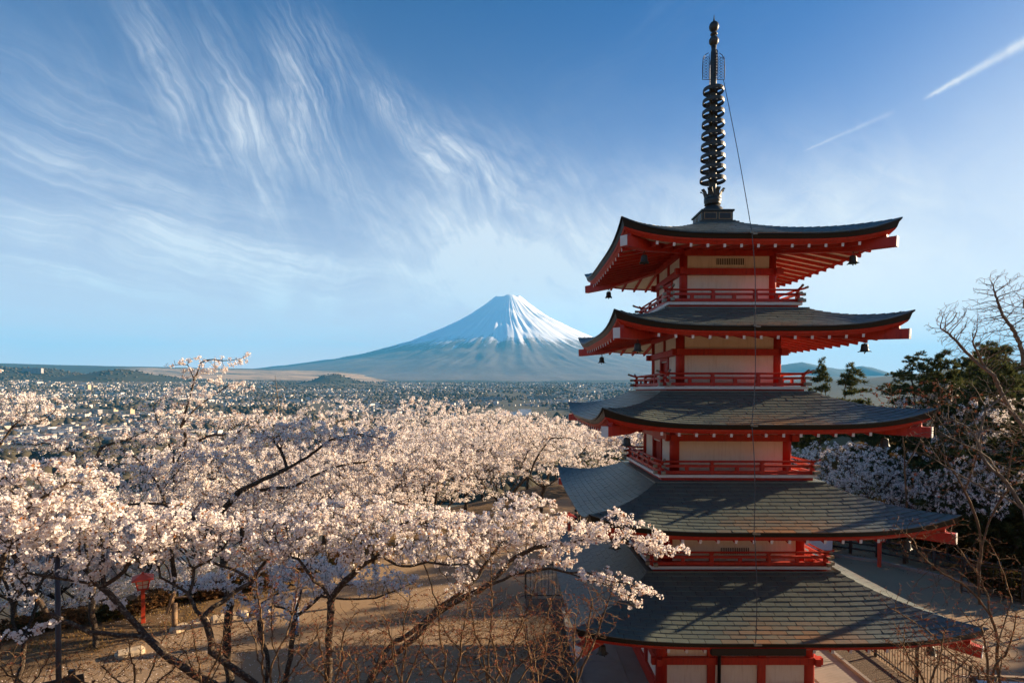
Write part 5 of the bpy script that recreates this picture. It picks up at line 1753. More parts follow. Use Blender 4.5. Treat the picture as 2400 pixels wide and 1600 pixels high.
# the wood goes on over the hillside to the right
wr = np.random.default_rng(77)
for k in range(46):
    Y = 22 + 62 * wr.random()
    x = 36 + 0.30 * Y + 46 * wr.random()
    if k > 33:
        x, Y = 30 + 30 * wr.random(), 58 + 40 * wr.random()
    s_ = 0.85 + 0.45 * wr.random()
    plant_tree('pine_tree', (x, Y, gz1(x, Y) - 0.1), k * 1.7, *PINE[k % 3], 'evergreen of the hillside wood that goes on beyond the right edge', 'pine tree', 'evergreens of the wood on the right', (s_, s_, s_ * 0.95))

# ---- leafless trees and shrubs
def bare(label, base, limbs_, pads, seed, n_attr, step, r0, rmax, bark, name='bare_tree', cat='tree', buds=0.0, e=2.3, infl=1.2, group=None, up=0.10, jit=0.09, bl=(5, 0.016, 0.012, 4)):
    rng = np.random.default_rng(seed)
    b0 = np.array(base, float)
    b = np.array((b0[0], b0[1], gz1(b0[0], b0[1]) - 0.15))
    st = [[np.asarray(p, float) - b for p in l] for l in limbs_]
    if b0[2] - b[2] > 0.3:
        st[0].insert(0, np.zeros(3))
    vol = np.array([q_[0] * q_[1] * q_[2] for _, q_ in pads]) ** 0.8
    cnt = (n_attr * vol / vol.sum()).astype(int) + 6
    A = np.concatenate([ellipsoid(np.asarray(c) - b, q_, k, rng) for (c, q_), k in zip(pads, cnt)])
    P, par = grow(st, A, step, infl, step * 1.6, rng, up, jit, 150, 6000, 0.35)
    bm_, cm = tree_meshes(P, par, r0, e, rmax, rng, 'blossom', bark, M['bud'] if buds else None, buds, r0 * 1.6, bl, 0.012)
    return plant_tree(name, b, 0, bm_, cm, label, cat, group, crown='buds')


bb = W(2440, 1180, 17)
bare('tall leafless tree with a fine fan of twigs against the bright sky', bb,
     [[bb, W(2410, 1010, 17), W(2330, 880, 17), W(2280, 800, 17)], [W(2410, 1010, 17), W(2410, 860, 17.3), W(2400, 720, 17.5)], [W(2330, 880, 17), W(2260, 820, 17.4), W(2205, 770, 17.6)], [W(2400, 860, 17.2), W(2350, 740, 17), W(2330, 680, 17)]],
     [(W(2280, 790, 17.3), (1.0, 0.9, 0.8)), (W(2370, 720, 17.2), (0.8, 0.9, 0.9)), (W(2420, 800, 17), (0.9, 0.9, 1.0)), (W(2235, 780, 17.5), (0.5, 0.5, 0.4)), (W(2430, 680, 17), (0.6, 0.7, 0.5)), (W(2330, 830, 17.1), (0.7, 0.7, 0.4)), (W(2260, 735, 17.3), (0.8, 0.8, 0.5)), (W(2340, 670, 17.2), (0.7, 0.7, 0.5)), (W(2205, 765, 17.4), (0.5, 0.5, 0.3))], 501, 6500, 0.085, 0.0052, 0.11, M['bark_pale'])
bb = W(2470, 1330, 12.5)
bare('leafless tree with a pale leaning trunk at the right edge', bb,
     [[bb, W(2400, 1195, 12.5), W(2340, 1110, 12.6), W(2290, 1035, 12.8), W(2235, 985, 13.0)], [W(2340, 1110, 12.6), W(2300, 1060, 12.2), W(2200, 1010, 12.0)], [W(2290, 1035, 12.8), W(2310, 960, 13), W(2370, 900, 13.2)],
      [W(2400, 1195, 12.5), W(2300, 1140, 12.4), W(2180, 1070, 12.3)]],
     [(W(2230, 1000, 12.8), (1.0, 0.8, 0.5)), (W(2320, 930, 13), (0.9, 0.8, 0.6)), (W(2180, 1040, 12.4), (0.7, 0.6, 0.4)), (W(2380, 990, 12.8), (0.6, 0.7, 0.7)), (W(2300, 1110, 12.2), (0.7, 0.6, 0.5))], 502, 3000, 0.10, 0.0036, 0.08, M['bark_pale'])
bb = W(2385, 1680, 9.6)
bare('leafless shrub fanning up to the left over the lower right roof corner', bb,
     [[bb, W(2340, 1500, 9.6), W(2320, 1440, 9.6), W(2240, 1360, 9.6), W(2150, 1290, 9.5), W(2100, 1230, 9.4)], [W(2320, 1440, 9.6), W(2290, 1340, 9.7), W(2215, 1220, 9.8)], [W(2340, 1500, 9.6), W(2370, 1400, 9.9), W(2330, 1290, 10)],
      [bb, W(2300, 1560, 9.2), W(2190, 1490, 9.0), W(2080, 1420, 8.9)], [W(2300, 1560, 9.2), W(2180, 1560, 8.8), W(2080, 1500, 8.6)]],
     [(W(2140, 1260, 9.5), (0.5, 0.6, 0.45)), (W(2240, 1280, 9.7), (0.5, 0.6, 0.5)), (W(2230, 1380, 9.5), (0.7, 0.6, 0.4)), (W(2110, 1420, 8.9), (0.5, 0.5, 0.35)), (W(2150, 1500, 8.8), (0.5, 0.5, 0.3)), (W(2330, 1330, 9.9), (0.4, 0.5, 0.6))], 503, 2200, 0.085, 0.0026, 0.028, M['twig'], 'bare_shrub', 'shrub', 0.5)
bb = W(655, 1080, 34)
bare('thin leafless sapling rising out of the cherry canopy', bb, [[bb, W(650, 1000, 34), W(645, 880, 34)]], [(W(645, 925, 34), (0.9, 0.9, 0.9)), (W(640, 960, 34), (1.2, 1.0, 0.5))], 504, 260, 0.28, 0.011, 0.055, M['bark_pale'])
bb = W(2300, 1290, 24)
bare('brown leafless thicket before the evergreens on the right', bb, [[bb, W(2260, 1150, 24), W(2200, 1050, 24)], [W(2260, 1150, 24), W(2300, 1020, 24), W(2290, 930, 24)], [bb, W(2360, 1150, 24), W(2390, 1000, 24)]],
     [(W(2230, 1040, 24), (1.6, 1.3, 1.3)), (W(2320, 990, 24.5), (1.6, 1.3, 1.4)), (W(2370, 1090, 24), (1.3, 1.2, 1.3)), (W(2180, 1130, 24), (1.2, 1.0, 0.8))], 515, 1500, 0.26, 0.0075, 0.09, M['twig'], buds=0.5, bl=(4, 0.05, 0.05, 4))
bb = W(2130, 1250, 30)
bare('rusty leafless tree among the shaded cherries at the pagoda right', bb, [[bb, W(2120, 1100, 30), W(2100, 960, 30)], [W(2120, 1100, 30), W(2190, 980, 30), W(2200, 900, 30)]],
     [(W(2110, 950, 30), (1.6, 1.4, 1.2)), (W(2190, 930, 30), (1.5, 1.3, 1.2)), (W(2060, 920, 31), (1.2, 1.2, 0.7))], 516, 1100, 0.3, 0.009, 0.1, M['twig'], buds=0.9, bl=(4, 0.07, 0.07, 4))
sh = [(860, 6.4, ((820, 1540), (900, 1520), (940, 1550), (780, 1550)), 'low leafless shrub at the bottom centre', 522), (1180, 6.6, ((1150, 1480), (1230, 1460), (1120, 1530), (1260, 1540)), 'low leafless shrub with golden twigs left of the lowest roof corner', 517), (2180, 7.2, ((2120, 1490), (2220, 1470), (2280, 1530), (2100, 1560)), 'low leafless shrub in front of the black picket fence', 518), (2330, 6.8, ((2300, 1460), (2380, 1430), (2350, 1520), (2260, 1540)), 'leafless shrub at the lower right corner', 519), (1260, 7.8, ((1220, 1420), (1300, 1390), (1250, 1480), (1340, 1500)), 'leafless shrub with red buds left of the pagoda kerb', 511), (780, 7.0, ((740, 1460), (830, 1440), (800, 1520), (700, 1500)), 'leafless shrub below the pale forked cherry', 512), (1060, 7.0, ((1030, 1430), (1100, 1400), (1080, 1500), (980, 1490)), 'leafless shrub under the long cherry bough', 513), (480, 7.4, ((450, 1470), (540, 1450), (520, 1530), (420, 1510)), 'leafless shrub under the bent cherry trunk', 514), (1155, 8.0, ((1100, 1380), (1150, 1270), (1260, 1340), (1020, 1420), (1340, 1420)), 'leafless red-budded shrub in the middle before the fence', 505),
      (640, 7.6, ((590, 1300), (700, 1340), (570, 1450), (760, 1460), (640, 1380)), 'leafless red-budded shrub before the straight cherry trunk', 506),
      (1345, 7.2, ((1390, 1400), (1300, 1470), (1440, 1370), (1350, 1440)), 'leafless budding shrub touching the lowest roof corner', 507),
      (940, 7.4, ((900, 1440), (1000, 1470), (850, 1500), (960, 1400)), 'low leafless shrub in front of the near cherry trunk', 508),
      (330, 8.2, ((300, 1500), (390, 1480), (240, 1560), (420, 1540)), 'low leafless twiggy shrub on the left above the path', 509),
      (60, 7.4, ((30, 1550), (120, 1530), (180, 1570), (-20, 1520)), 'leafless twigs at the bottom left corner', 510)]
for px, Y, tips, lab, sd in sh:
    x = (px - 1200) / FPX * Y
    base = np.array([x, Y, min(W(px, 1680, Y)[2], 9 - 0.5 * Y)])
    base[2] = W(px, 1760, Y)[2]
    L = [[base, base + (W(px, 1600, Y) - base) * 0.9]]
    pads = []
    for k, (tx, ty) in enumerate(tips):
        yy = Y + 0.35 * ((k * 37 % 5) - 2) * 0.5
        L.append([L[0][-1] if k else base, W((tx + px) / 2, (ty + 1640) / 2, (yy + Y) / 2), W(tx, ty, yy)])
        pads.append((W(tx * 0.8 + px * 0.2, ty + 30, yy), (0.42, 0.42, 0.40)))
        pads.append((W(tx * 0.6 + px * 0.4, ty * 0.6 + 1560 * 0.4, yy), (0.34, 0.34, 0.30)))
    bare(lab, base, L, pads, sd, 1700, 0.07, 0.0027, 0.024, M['twig'], 'bare_shrub', 'shrub', 0.9, infl=0.8, group='budding shrubs below the viewing deck', up=0.22, jit=0.07)

# ================================================================== THINGS ON AND AROUND THE PLAZA
M['red_lantern'] = worn('lantern vermilion', (0.62, 0.06, 0.02), (0.42, 0.04, 0.02), 4.0, 0.5, 0.5)
M['paper'] = worn('lantern paper', (0.80, 0.70, 0.52), (0.68, 0.56, 0.40), 6.0, 0.8, 0.4)
M['wood'] = worn('weathered wood', (0.26, 0.165, 0.09), (0.14, 0.085, 0.05), 9.0, 0.8, 0.7)
M['dark_wood'] = worn('dark wood', (0.060, 0.042, 0.030), (0.03, 0.022, 0.017), 8.0, 0.7, 0.6)
M['brown_metal'] = worn('brown painted steel', (0.075, 0.040, 0.026), (0.04, 0.022, 0.016), 6.0, 0.5, 0.5)
M['stone'] = worn('kerb stone', (0.52, 0.41, 0.28), (0.38, 0.29, 0.19), 5.0, 0.9, 0.6, 0.2, 0.0, 0.02)
M['concrete'] = worn('concrete paving', (0.30, 0.27, 0.235), (0.21, 0.19, 0.165), 1.3, 0.9, 0.7, 0.2, 0.0, 0.01)
M['gravel'] = material('dark gravel and litter', lambda t: surf(t, t.mix(t.ramp(t.noise(obj_co(t), 38.0, 4, 0.7), (0.42, 0.0), (0.62, 1.0)), (0.055, 0.042, 0.032), (0.24, 0.18, 0.13)), 0.95, 0.1, 0.0, t.noise(obj_co(t), 38.0, 4, 0.7), 0.05, 0.9))
M['blue_paint'] = worn('blue window paint', (0.05, 0.22, 0.45), (0.04, 0.15, 0.32), 5.0, 0.5, 0.4)
M['hut_wall'] = worn('hut white wall', (0.74, 0.72, 0.72), (0.60, 0.58, 0.56), 2.0, 0.7, 0.4)

# ---- paving, kerbs and gravel around the pagoda
pv_ = MB()
for gx_ in range(6):
    for gy_ in range(6):
        s_ = 8.7 / 6
        pv_ = MB().box((PX - 4.35 + s_ * (gx_ + 0.5), PY - 4.35 + s_ * (gy_ + 0.5), 0.03 + 0.004 * ((gx_ * 5 + gy_ * 3) % 3)), (s_ - 0.02, s_ - 0.02, 0.14))
        if gx_ in (0, 5) or gy_ in (0, 5):
            pv_.build('paving_slab', M['concrete'], None, kind='structure')
MB().box((PX, PY, 0.0), (5.8, 5.8, 0.16)).build('pagoda_terrace', M['concrete'], kind='structure')
gvl = MB()
for x0, x1, y0, y1 in ((0.6, 2.02, 12.9, 24.5), (11.05, 12.35, 12.9, 24.5), (2.02, 11.05, 23.1, 24.5), (2.02, 11.05, 12.9, 14.15)):
    gvl.add([(x0, y0, 0.03), (x1, y0, 0.03), (x1, y1, 0.03), (x0, y1, 0.03)], [(0, 1, 2, 3)])
gvl.build('gravel', M['gravel'], kind='stuff')
kb = MB()
for a in range(4):
    for q_ in range(6):
        c = Vector((-4.43 + 8.86 * (q_ + 0.5) / 6, -4.43, 0.09))
        b_ = MB().box(c, (8.86 / 6 - 0.015, 0.12, 0.2)).rot4(a)
        b_.v = [(x + PX, y + PY, z) for x, y, z in b_.v]
        b_.build('kerb_edging', M['concrete'], kind='structure')


def iron_fence(label, a, b, h=1.62, sp=0.13):
    a, b = Vector(a), Vector(b)
    L = (b - a).length
    d = (b - a) / L
    e = empty('iron_fence', a, math.atan2(d.y, d.x), label=label, cat='fence', group='black iron fences')
    for z in (0.14, h - 0.14):
        MB().box((L / 2, 0, z), (L, 0.035, 0.045)).build('rail', M['iron'], e)
    pk = MB().tube([(0, 0, 0.05), (0, 0, h - 0.03), (0, 0, h + 0.03)], [0.010, 0.010, 0.003], 5).mesh('picket', M['iron'])
    n = int(L / sp)
    for q_ in range(n):
        put('picket', pk, e, (q_ * sp + 0.06, 0, 0))
    ps = MB().box((0, 0, h / 2 + 0.02), (0.06, 0.06, h + 0.04)).mesh('post', M['iron'])
    for q_ in range(int(L / 2.0) + 1):
        put('post', ps, e, (min(L, q_ * 2.0), 0.0, 0.0))
    return e


iron_fence('black picket fence on the right of the pagoda paving', (12.4, 13.2, 0), (12.4, 24.4, 0))
iron_fence('black picket fence behind the pagoda at its left corner', (0.6, 24.6, 0), (12.3, 24.6, 0), sp=0.16)
iron_fence('dark picket fence under the evergreens at the right edge', (19.6, 24.6, 0.25), (26.0, 20.0, 0.7), 1.5, 0.2)


# ---- red lanterns on posts
def lantern_parts():
    post = MB().box((0, 0, 0.66), (0.13, 0.13, 1.36)).mesh('post', M['red_lantern'])
    fr = MB()
    w0, w1, z0, z1 = 0.155, 0.235, 1.34, 1.72
    cs = [(-1, -1), (1, -1), (1, 1), (-1, 1)]
    for (ax, ay), (bx, by) in zip(cs, cs[1:] + cs[:1]):
        fr.bar((ax * w0, ay * w0, z0), (ax * w1, ay * w1, z1), 0.04, 0.04)
        fr.bar((ax * w0, ay * w0, z0 + .015), (bx * w0, by * w0, z0 + .015), 0.034, 0.04)
        fr.bar((ax * w1, ay * w1, z1 - .015), (bx * w1, by * w1, z1 - .015), 0.034, 0.05)
        wm, zm_ = (w0 + w1) / 2, (z0 + z1) / 2
        fr.bar((ax * wm, ay * wm, zm_), (bx * wm, by * wm, zm_), 0.022, 0.026)
        fr.bar(((ax + bx) / 2 * w0, (ay + by) / 2 * w0, z0), ((ax + bx) / 2 * w1, (ay + by) / 2 * w1, z1), 0.026, 0.022)
    fr.box((0, 0, 1.335), (0.36, 0.36, 0.03))
    frame = fr.mesh('lantern_frame', M['red_lantern'])
    panes = []
    for k in range(4):
        m = MB()
        a, b = w0 - 0.012, w1 - 0.012
        m.add([(-w0 * .85, -a, z0 + .03), (w0 * .85, -a, z0 + .03), (w1 * .88, -b, z1 - .03), (-w1 * .88, -b, z1 - .03),
               (-w0 * .85, -a + .012, z0 + .03), (w0 * .85, -a + .012, z0 + .03), (w1 * .88, -b + .012, z1 - .03), (-w1 * .88, -b + .012, z1 - .03)],
              [(0, 1, 2, 3), (7, 6, 5, 4), (0, 4, 5, 1), (2, 6, 7, 3)])
        panes.append(m.rot4(k).mesh('pane', M['paper']))
    rf = MB()
    E_ = 0.36
    rf.add([(-E_, -E_, 1.715), (E_, -E_, 1.715), (E_, E_, 1.715), (-E_, E_, 1.715), (-E_, -E_, 1.75), (E_, -E_, 1.75), (E_, E_, 1.75), (-E_, E_, 1.75), (0, 0, 1.95)],
           [(3, 2, 1, 0), (0, 1, 5, 4), (1, 2, 6, 5), (2, 3, 7, 6), (3, 0, 4, 7), (4, 5, 8), (5, 6, 8), (6, 7, 8), (7, 4, 8)])
    rf.box((0, 0, 1.955), (0.09, 0.09, 0.05))
    return post, frame, panes, rf.mesh('lantern_roof', M['red_lantern'])


LAN = lantern_parts()


def lantern(px, Y, rz, label, dz=0.0):
    x = (px - 1200) / FPX * Y
    e = empty('red_lantern', (x, Y, gz1(x, Y) + dz), rz, label=label, cat='lantern', group='red lantern posts')
    put('post', LAN[0], e)
    f = put('lantern_frame', LAN[1], e)
    for p_ in LAN[2]:
        put('pane', p_, f)
    put('lantern_roof', LAN[3], e)


lantern(331, 21.9, 0.55, 'red post lantern with paper panes between the cherry trunks on the left')
lantern(2066, 29.2, 0.3, 'red lantern post beside the log fence behind the fourth roof')
lantern(1335, 33.0, 0.2, 'red lantern post left of the pagoda behind the blossom')
lantern(658, 30.5, 0.5, 'red lantern deep under the cherries, mostly hidden by a trunk')


# ---- lamp pole, signs
x, Y = (130 - 1200) / FPX * 11.0, 11.0
e = empty('lamp_pole', (x, Y, gz1(x, Y)), 0.0, label='thin brown lamp pole standing before the blossom at the left', cat='lamp post')
MB().tube([(0, 0, -0.2), (0, 0, 5.72)], 0.047, 12).build('pole', M['brown_metal'], e, True)
MB().tube([(0, 0, -0.2), (0, 0, 3.02), (0, 0, 3.10)], [0.066, 0.066, 0.049], 12).build('sleeve', M['brown_metal'], e, True)
MB().tube([(-0.14, 0, 5.72), (0.0, 0, 5.75), (0.30, 0.04, 5.79)], 0.03, 8).build('arm', M['brown_metal'], e, True)
hd = MB().box((0.16, 0.02, 5.80), (0.40, 0.16, 0.05), 0.1).box((0.17, 0.02, 5.835), (0.30, 0.12, 0.03), 0.1).build('lamp_head', M['iron'], e)
MB().box((0.17, 0.02, 5.77), (0.28, 0.11, 0.012), 0.1).build('lamp_glass', M['paper'], hd)

pt = at(169, 1660, 11.6)
e = empty('direction_sign', (pt.x, pt.y, gz1(pt.x, pt.y)), 0.35, label='dark wooden direction sign beside the foot of the lamp pole', cat='sign')
top = at(169, 1569, 11.6).z - gz1(pt.x, pt.y)
MB().box((0, 0, top / 2 - 0.1), (0.10, 0.10, top + 0.2)).build('post', M['dark_wood'], e)
MB().box((-0.12, -0.065, top - 0.20), (0.70, 0.028, 0.17), M=Matrix.Rotation(-0.10, 3, 'Y')).build('board', M['dark_wood'], e)
MB().box((-0.10, -0.065, top - 0.42), (0.62, 0.028, 0.17), M=Matrix.Rotation(-0.10, 3, 'Y')).build('board', M['dark_wood'], e)

x, Y = (405 - 1200) / FPX * 21.2, 21.2
e = empty('signpost', (x, Y, gz1(x, Y)), 0.2, label='round wooden post with a slanting board on its head', cat='sign')
MB().tube([(0, 0, -0.1), (0, 0, 1.02)], 0.10, 12).build('post', M['wood'], e, True)
MB().box((-0.10, -0.02, 1.08), (0.08, 0.34, 0.80), M=Matrix.Rotation(0.28, 3, 'Y')).build('board', M['wood'], e)
MB().box((0.28, 0.0, 1.24), (0.75, 0.05, 0.05)).build('crossbar', M['wood'], e)

# ---- pale stones along the edge of the path
stones = [((262, 1548), (335, 1532), 'long pale kerb stone lying alone on the path edge'), ((396, 1488), (440, 1473), 'kerb stone at the near end of the curved kerb'), ((443, 1472), (487, 1462), 'second kerb stone of the curved kerb'),
          ((490, 1461), (534, 1453), 'third kerb stone of the curved kerb'), ((538, 1452), (580, 1445), 'fourth kerb stone of the curved kerb'), ((584, 1444), (628, 1434), 'kerb stone at the far end of the curved kerb')]
for k, (a, b, lab) in enumerate(stones):
    def gp(p):
        Y = 9.0 * FPX / (p[1] - 917.5)
        return Vector(((p[0] - 1200) / FPX * Y, Y, 0.0))
    A_, B_ = gp(a), gp(b)
    L = (B_ - A_).length
    d = (B_ - A_).normalized()
    mb = MB()
    prof = [(-0.24, -0.1), (-0.23, 0.10), (-0.17, 0.17), (0.15, 0.18), (0.22, 0.11), (0.24, -0.1)]
    rr_ = random.Random(k)
    vs, fs, NS = [], [], 9
    for q_ in range(NS):
        u = q_ / (NS - 1)
        tp = 1 - 0.35 * max(0, abs(2 * u - 1) - 0.8) / 0.2
        for (w_, z_) in prof:
            vs.append((L * (u - 0.5) + 0, w_ * tp + rr_.uniform(-.012, .012), z_ * (tp if z_ > 0 else 1) + rr_.uniform(-.008, .008)))
    m_ = len(prof)
    for q_ in range(NS - 1):
        for c in range(m_ - 1):
            fs.append((q_ * m_ + c, (q_ + 1) * m_ + c, (q_ + 1) * m_ + c + 1, q_ * m_ + c + 1))
    fs += [tuple(range(m_)), tuple((NS - 1) * m_ + c for c in range(m_))[::-1]]
    o = MB().add(vs, fs).build('kerb_stone', M['stone'], None, label=lab, cat='kerb stone', group='kerb stones along the path')
    mid = (A_ + B_) / 2
    o.location = (mid.x, mid.y, gz1(mid.x, mid.y))
    o.rotation_euler = (0, 0, math.atan2(d.y, d.x))

# ---- white hut with blue windows, log fence on the right
e = empty('ticket_hut', (16.3, 32.2, 0), -0.30, label='small white hut with blue framed windows behind the pagoda', cat='hut')
MB().box((0, 0, 1.4), (3.0, 2.4, 2.0)).build('wall', M['hut_wall'], e)
MB().box((0, 0, 0.2), (3.06, 2.46, 0.46)).build('plinth', M['dark_wood'], e)
MB().box((0, 0, 2.52), (3.5, 2.9, 0.16)).build('roof', M['dark_wood'], e)
for xw in (-0.85, 0.2):
    w_ = MB().box((xw, -1.215, 1.55), (0.9, 0.05, 1.2)).build('window', M['blue_paint'], e)
    MB().box((xw, -1.235, 1.55), (0.74, 0.04, 1.04)).build('pane', M['hut_wall'], w_)
    MB().box((xw, -1.262, 1.55), (0.07, 0.03, 1.04)).build('mullion', M['blue_paint'], w_)

fp = [(17.9, 32.3), (20.0, 30.9), (21.4, 28.6), (22.8, 26.4)]
e = empty('log_fence', (fp[0][0], fp[0][1], 0), 0, label='dark log fence with three rails along the right path', cat='fence')
o0 = Vector((fp[0][0], fp[0][1], 0))
for a, b in zip(fp[:-1], fp[1:]):
    A_, B_ = Vector((*a, gz1(*a))) - o0, Vector((*b, gz1(*b))) - o0
    for z in (0.30, 0.62, 0.95):
        MB().tube([A_ + Vector((0, 0, z)), B_ + Vector((0, 0, z))], 0.05, 8).build('rail', M['dark_wood'], e, True)
for a in fp + [(18.95, 31.6), (20.7, 29.75), (22.1, 27.5)]:
    A_ = Vector((*a, gz1(*a))) - o0
    MB().tube([A_ - Vector((0, 0, 0.2)), A_ + Vector((0, 0, 1.12))], 0.085, 10).build('post', M['dark_wood'], e, True)
kz = [(17.3, 31.3), (19.4, 29.9), (20.8, 27.6), (21.9, 25.4), (22.9, 22.5)]
for a, b in zip(kz[:-1], kz[1:]):
    A_, B_ = Vector((*a, gz1(*a) + 0.06)), Vector((*b, gz1(*b) + 0.06))
    MB().bar(A_, B_, 0.16, 0.2).build('kerb', M['concrete'], kind='structure')

# ---- roofed notice stand at the lower right edge
c0 = Vector((12.05, 13.4, 0))
e = empty('notice_stand', c0, -0.10, label='low roofed notice stand with pale battens at the lower right', cat='stand')
for sx in (-0.75, 0.75):
    MB().box((sx, 0, 1.0), (0.10, 0.10, 2.0)).build('post', M['wood'], e)
MB().box((0, 0.02, 1.35), (1.4, 0.05, 0.9)).build('board', M['wood'], e)
Rr = Matrix.Rotation(0.42, 3, 'X')
rf = MB().box((0, -0.36, 2.02), (2.0, 0.82, 0.04), M=Rr).box((0, 0.36, 2.02), (2.0, 0.82, 0.04), M=Matrix.Rotation(-0.42, 3, 'X')).build('roof', M['white_paint'], e)
for q_ in range(5):
    y_ = -0.66 + q_ * 0.15
    MB().box((0, y_, 2.055 + (y_ + 0.36) * 0.447), (2.0, 0.05, 0.035), M=Rr).build('batten', M['wood'], rf)
MB().box((0, 0, 2.215), (2.06, 0.09, 0.07)).build('ridge', M['wood'], rf)
for sx in (-1, 1):
    MB().bar((sx * 1.01, -0.75, 1.85), (sx * 1.01, 0, 2.19), 0.03, 0.10).build('barge_board', M['dark_wood'], rf)

# ---- low brown shrubs and dry grass along the edges
def shrub_template(seed, mat_, n):
    rng = np.random.default_rng(seed)
    A = ellipsoid((0, 0, 0.35), (0.75, 0.6, 0.38), n, rng)
    A = A[A[:, 2] > 0.03]
    P, par = grow([[(0, 0, -0.1), (0, 0, 0.1)], [(0, 0, 0.1), (0.3, 0.1, 0.25)], [(0, 0, 0.1), (-0.3, -0.1, 0.25)]], A, 0.07, 0.6, 0.085, rng, 0.05, 0.3, 60, 1500)
    return tree_meshes(P, par, 0.0035, 2.3, 0.02, rng, 'needle', M['twig'], mat_, 2.2, 0.012, (5, 0.07, 0.035), 0.05)


M['leaf_rust'] = leaf_mat('rusty leaves', ((0.0, (0.09, 0.045, 0.02)), (0.5, (0.20, 0.105, 0.045)), (1.0, (0.34, 0.19, 0.08))), 0.3)
SHR = [shrub_template(601, M['leaf_rust'], 500), shrub_template(602, M['leaf_olive'], 500), shrub_template(603, M['leaf_rust'], 420)]
spots = [(70, 1500, 1.3), (110, 1490, 1.4), (160, 1485, 1.2), (265, 1470, 1.2), (300, 1462, 1.1), (360, 1440, 1.3), (430, 1425, 1.3), (480, 1420, 1.2), (530, 1405, 1.4), (580, 1398, 1.3), (640, 1385, 1.3), (690, 1365, 1.4), (740, 1350, 1.4), (20, 1515, 1.4), (800, 1335, 1.4)]
for k, (px, py, sc) in enumerate(sorted(spots)):
    Y = 9.0 * FPX / (py - 917.5) + 0.8
    x = (px - 1200) / FPX * Y
    plant_tree('low_shrub', (x, Y, gz1(x, Y)), k * 1.9, *SHR[k % 3], 'low brown shrub on the bank above the slope, %s from the left' % (ORD + ['fifteenth'])[k], 'shrub', 'low shrubs on the bank', (sc, sc, sc * 0.62), 'stems', 'leaves')
rs = [(2290, 1330, 1.6), (2350, 1360, 1.8), (2230, 1310, 1.5), (2180, 1300, 1.5), (2120, 1280, 1.6), (2380, 1420, 1.6), (2330, 1400, 1.4), (2050, 1255, 1.6), (2400, 1300, 2.2), (2260, 1260, 2.4), (2150, 1230, 2.2)]
for k, (px, py, sc) in enumerate(sorted(rs)):
    Y = min(36, 9.0 * FPX / (py - 917.5) + 1.0)
    x = (px - 1200) / FPX * Y
    plant_tree('undergrowth_bush', (x, Y, gz1(x, Y)), k * 2.3, *SHR[1], 'dark bush under the evergreens on the right, %s from the left' % ORD[k], 'bush', 'bushes under the evergreens', (sc, sc, sc * 1.1), 'stems', 'leaves')
# dry grass and leaf litter: nobody could count it
def tufts(name, mat_, area, n, seed, hgt, wid, ok):
    rng = np.random.default_rng(seed)
    x = area[0] + (area[1] - area[0]) * rng.random(n); y = area[2] + (area[3] - area[2]) * rng.random(n)
    m = ok(x, y) & (fbm(x * 0.6, y * 0.6, 3, seed) > 0.47)
    x, y = x[m], y[m]
    z = ground_z(x, y)
    N = len(x)
    C = np.stack([x, y, z], -1)
    d = rng.normal(size=(N, 3)) * np.array([0.5, 0.5, 0.1]) + np.array([0, 0, 0.7])
    d /= np.linalg.norm(d, axis=1, keepdims=True)
    sd = np.cross(d, rng.normal(size=(N, 3))); sd /= np.linalg.norm(sd, axis=1, keepdims=True)
    h = hgt * (0.4 + rng.random((N, 1)))
    V = np.stack([C - sd * wid, C + sd * wid, C + d * h], 1).reshape(-1, 3)
    t = np.repeat(rng.random(N), 3)
    me = np_mesh(name, V, np.arange(N * 3), 3, mat_, {'tint': ('POINT', t)})
    o = bpy.data.objects.new(name, me); COL.objects.link(o); tag(o, kind='stuff')


M['dry_grass'] = leaf_mat('dry grass', ((0.0, (0.14, 0.08, 0.03)), (0.6, (0.30, 0.19, 0.07)), (1.0, (0.42, 0.29, 0.11))), 0.3)
tufts('dry_grass', M['dry_grass'], (-24, -3, 15, 36), 60000, 701, 0.14, 0.012, lambda x, y: (edge_dist(x, y) > -2.4) & (edge_dist(x, y) < 5))
tufts('hill_grass', M['dry_grass'], (14, 34, 29, 52), 60000, 702, 0.25, 0.02, lambda x, y: ((y > 32.5) | (x > 21.5)))
tufts('fallen_leaves', M['leaf_rust'], (12.5, 34, 19, 34), 30000, 703, 0.05, 0.03, lambda x, y: x - 22.0 > -0.6 * (y - 26))


M['petal'] = leaf_mat('fallen petals', ((0.0, (0.70, 0.58, 0.52)), (1.0, (0.86, 0.78, 0.74))), 0.3)
def scatter(name, mat_, area, n, seed, size, ok):
    rng = np.random.default_rng(seed)
    x = area[0] + (area[1] - area[0]) * rng.random(n); y = area[2] + (area[3] - area[2]) * rng.random(n)
    m = ok(x, y) & (fbm(x * 0.35, y * 0.35, 4, seed) > 0.46 + 0.1 * rng.random(n))
    x, y = x[m], y[m]
    C = np.stack([x, y, ground_z(x, y) + 0.012 + 0.01 * rng.random(len(x))], -1)
    N = len(x); a = rng.random(N) * 6.28
    u = np.stack([np.cos(a), np.sin(a), rng.normal(size=N) * 0.3], -1); w = np.stack([-np.sin(a), np.cos(a), rng.normal(size=N) * 0.3], -1)
    s_ = size * (0.6 + 0.8 * rng.random((N, 1)))
    V = np.stack([C - u * s_, C - w * s_ * 0.6, C + u * s_, C + w * s_ * 0.6], 1).reshape(-1, 3)
    me = np_mesh(name, V, np.arange(N * 4), 4, mat_, {'tint': ('POINT', np.repeat(rng.random(N), 4))})
    o = bpy.data.objects.new(name, me); COL.objects.link(o); tag(o, kind='stuff')


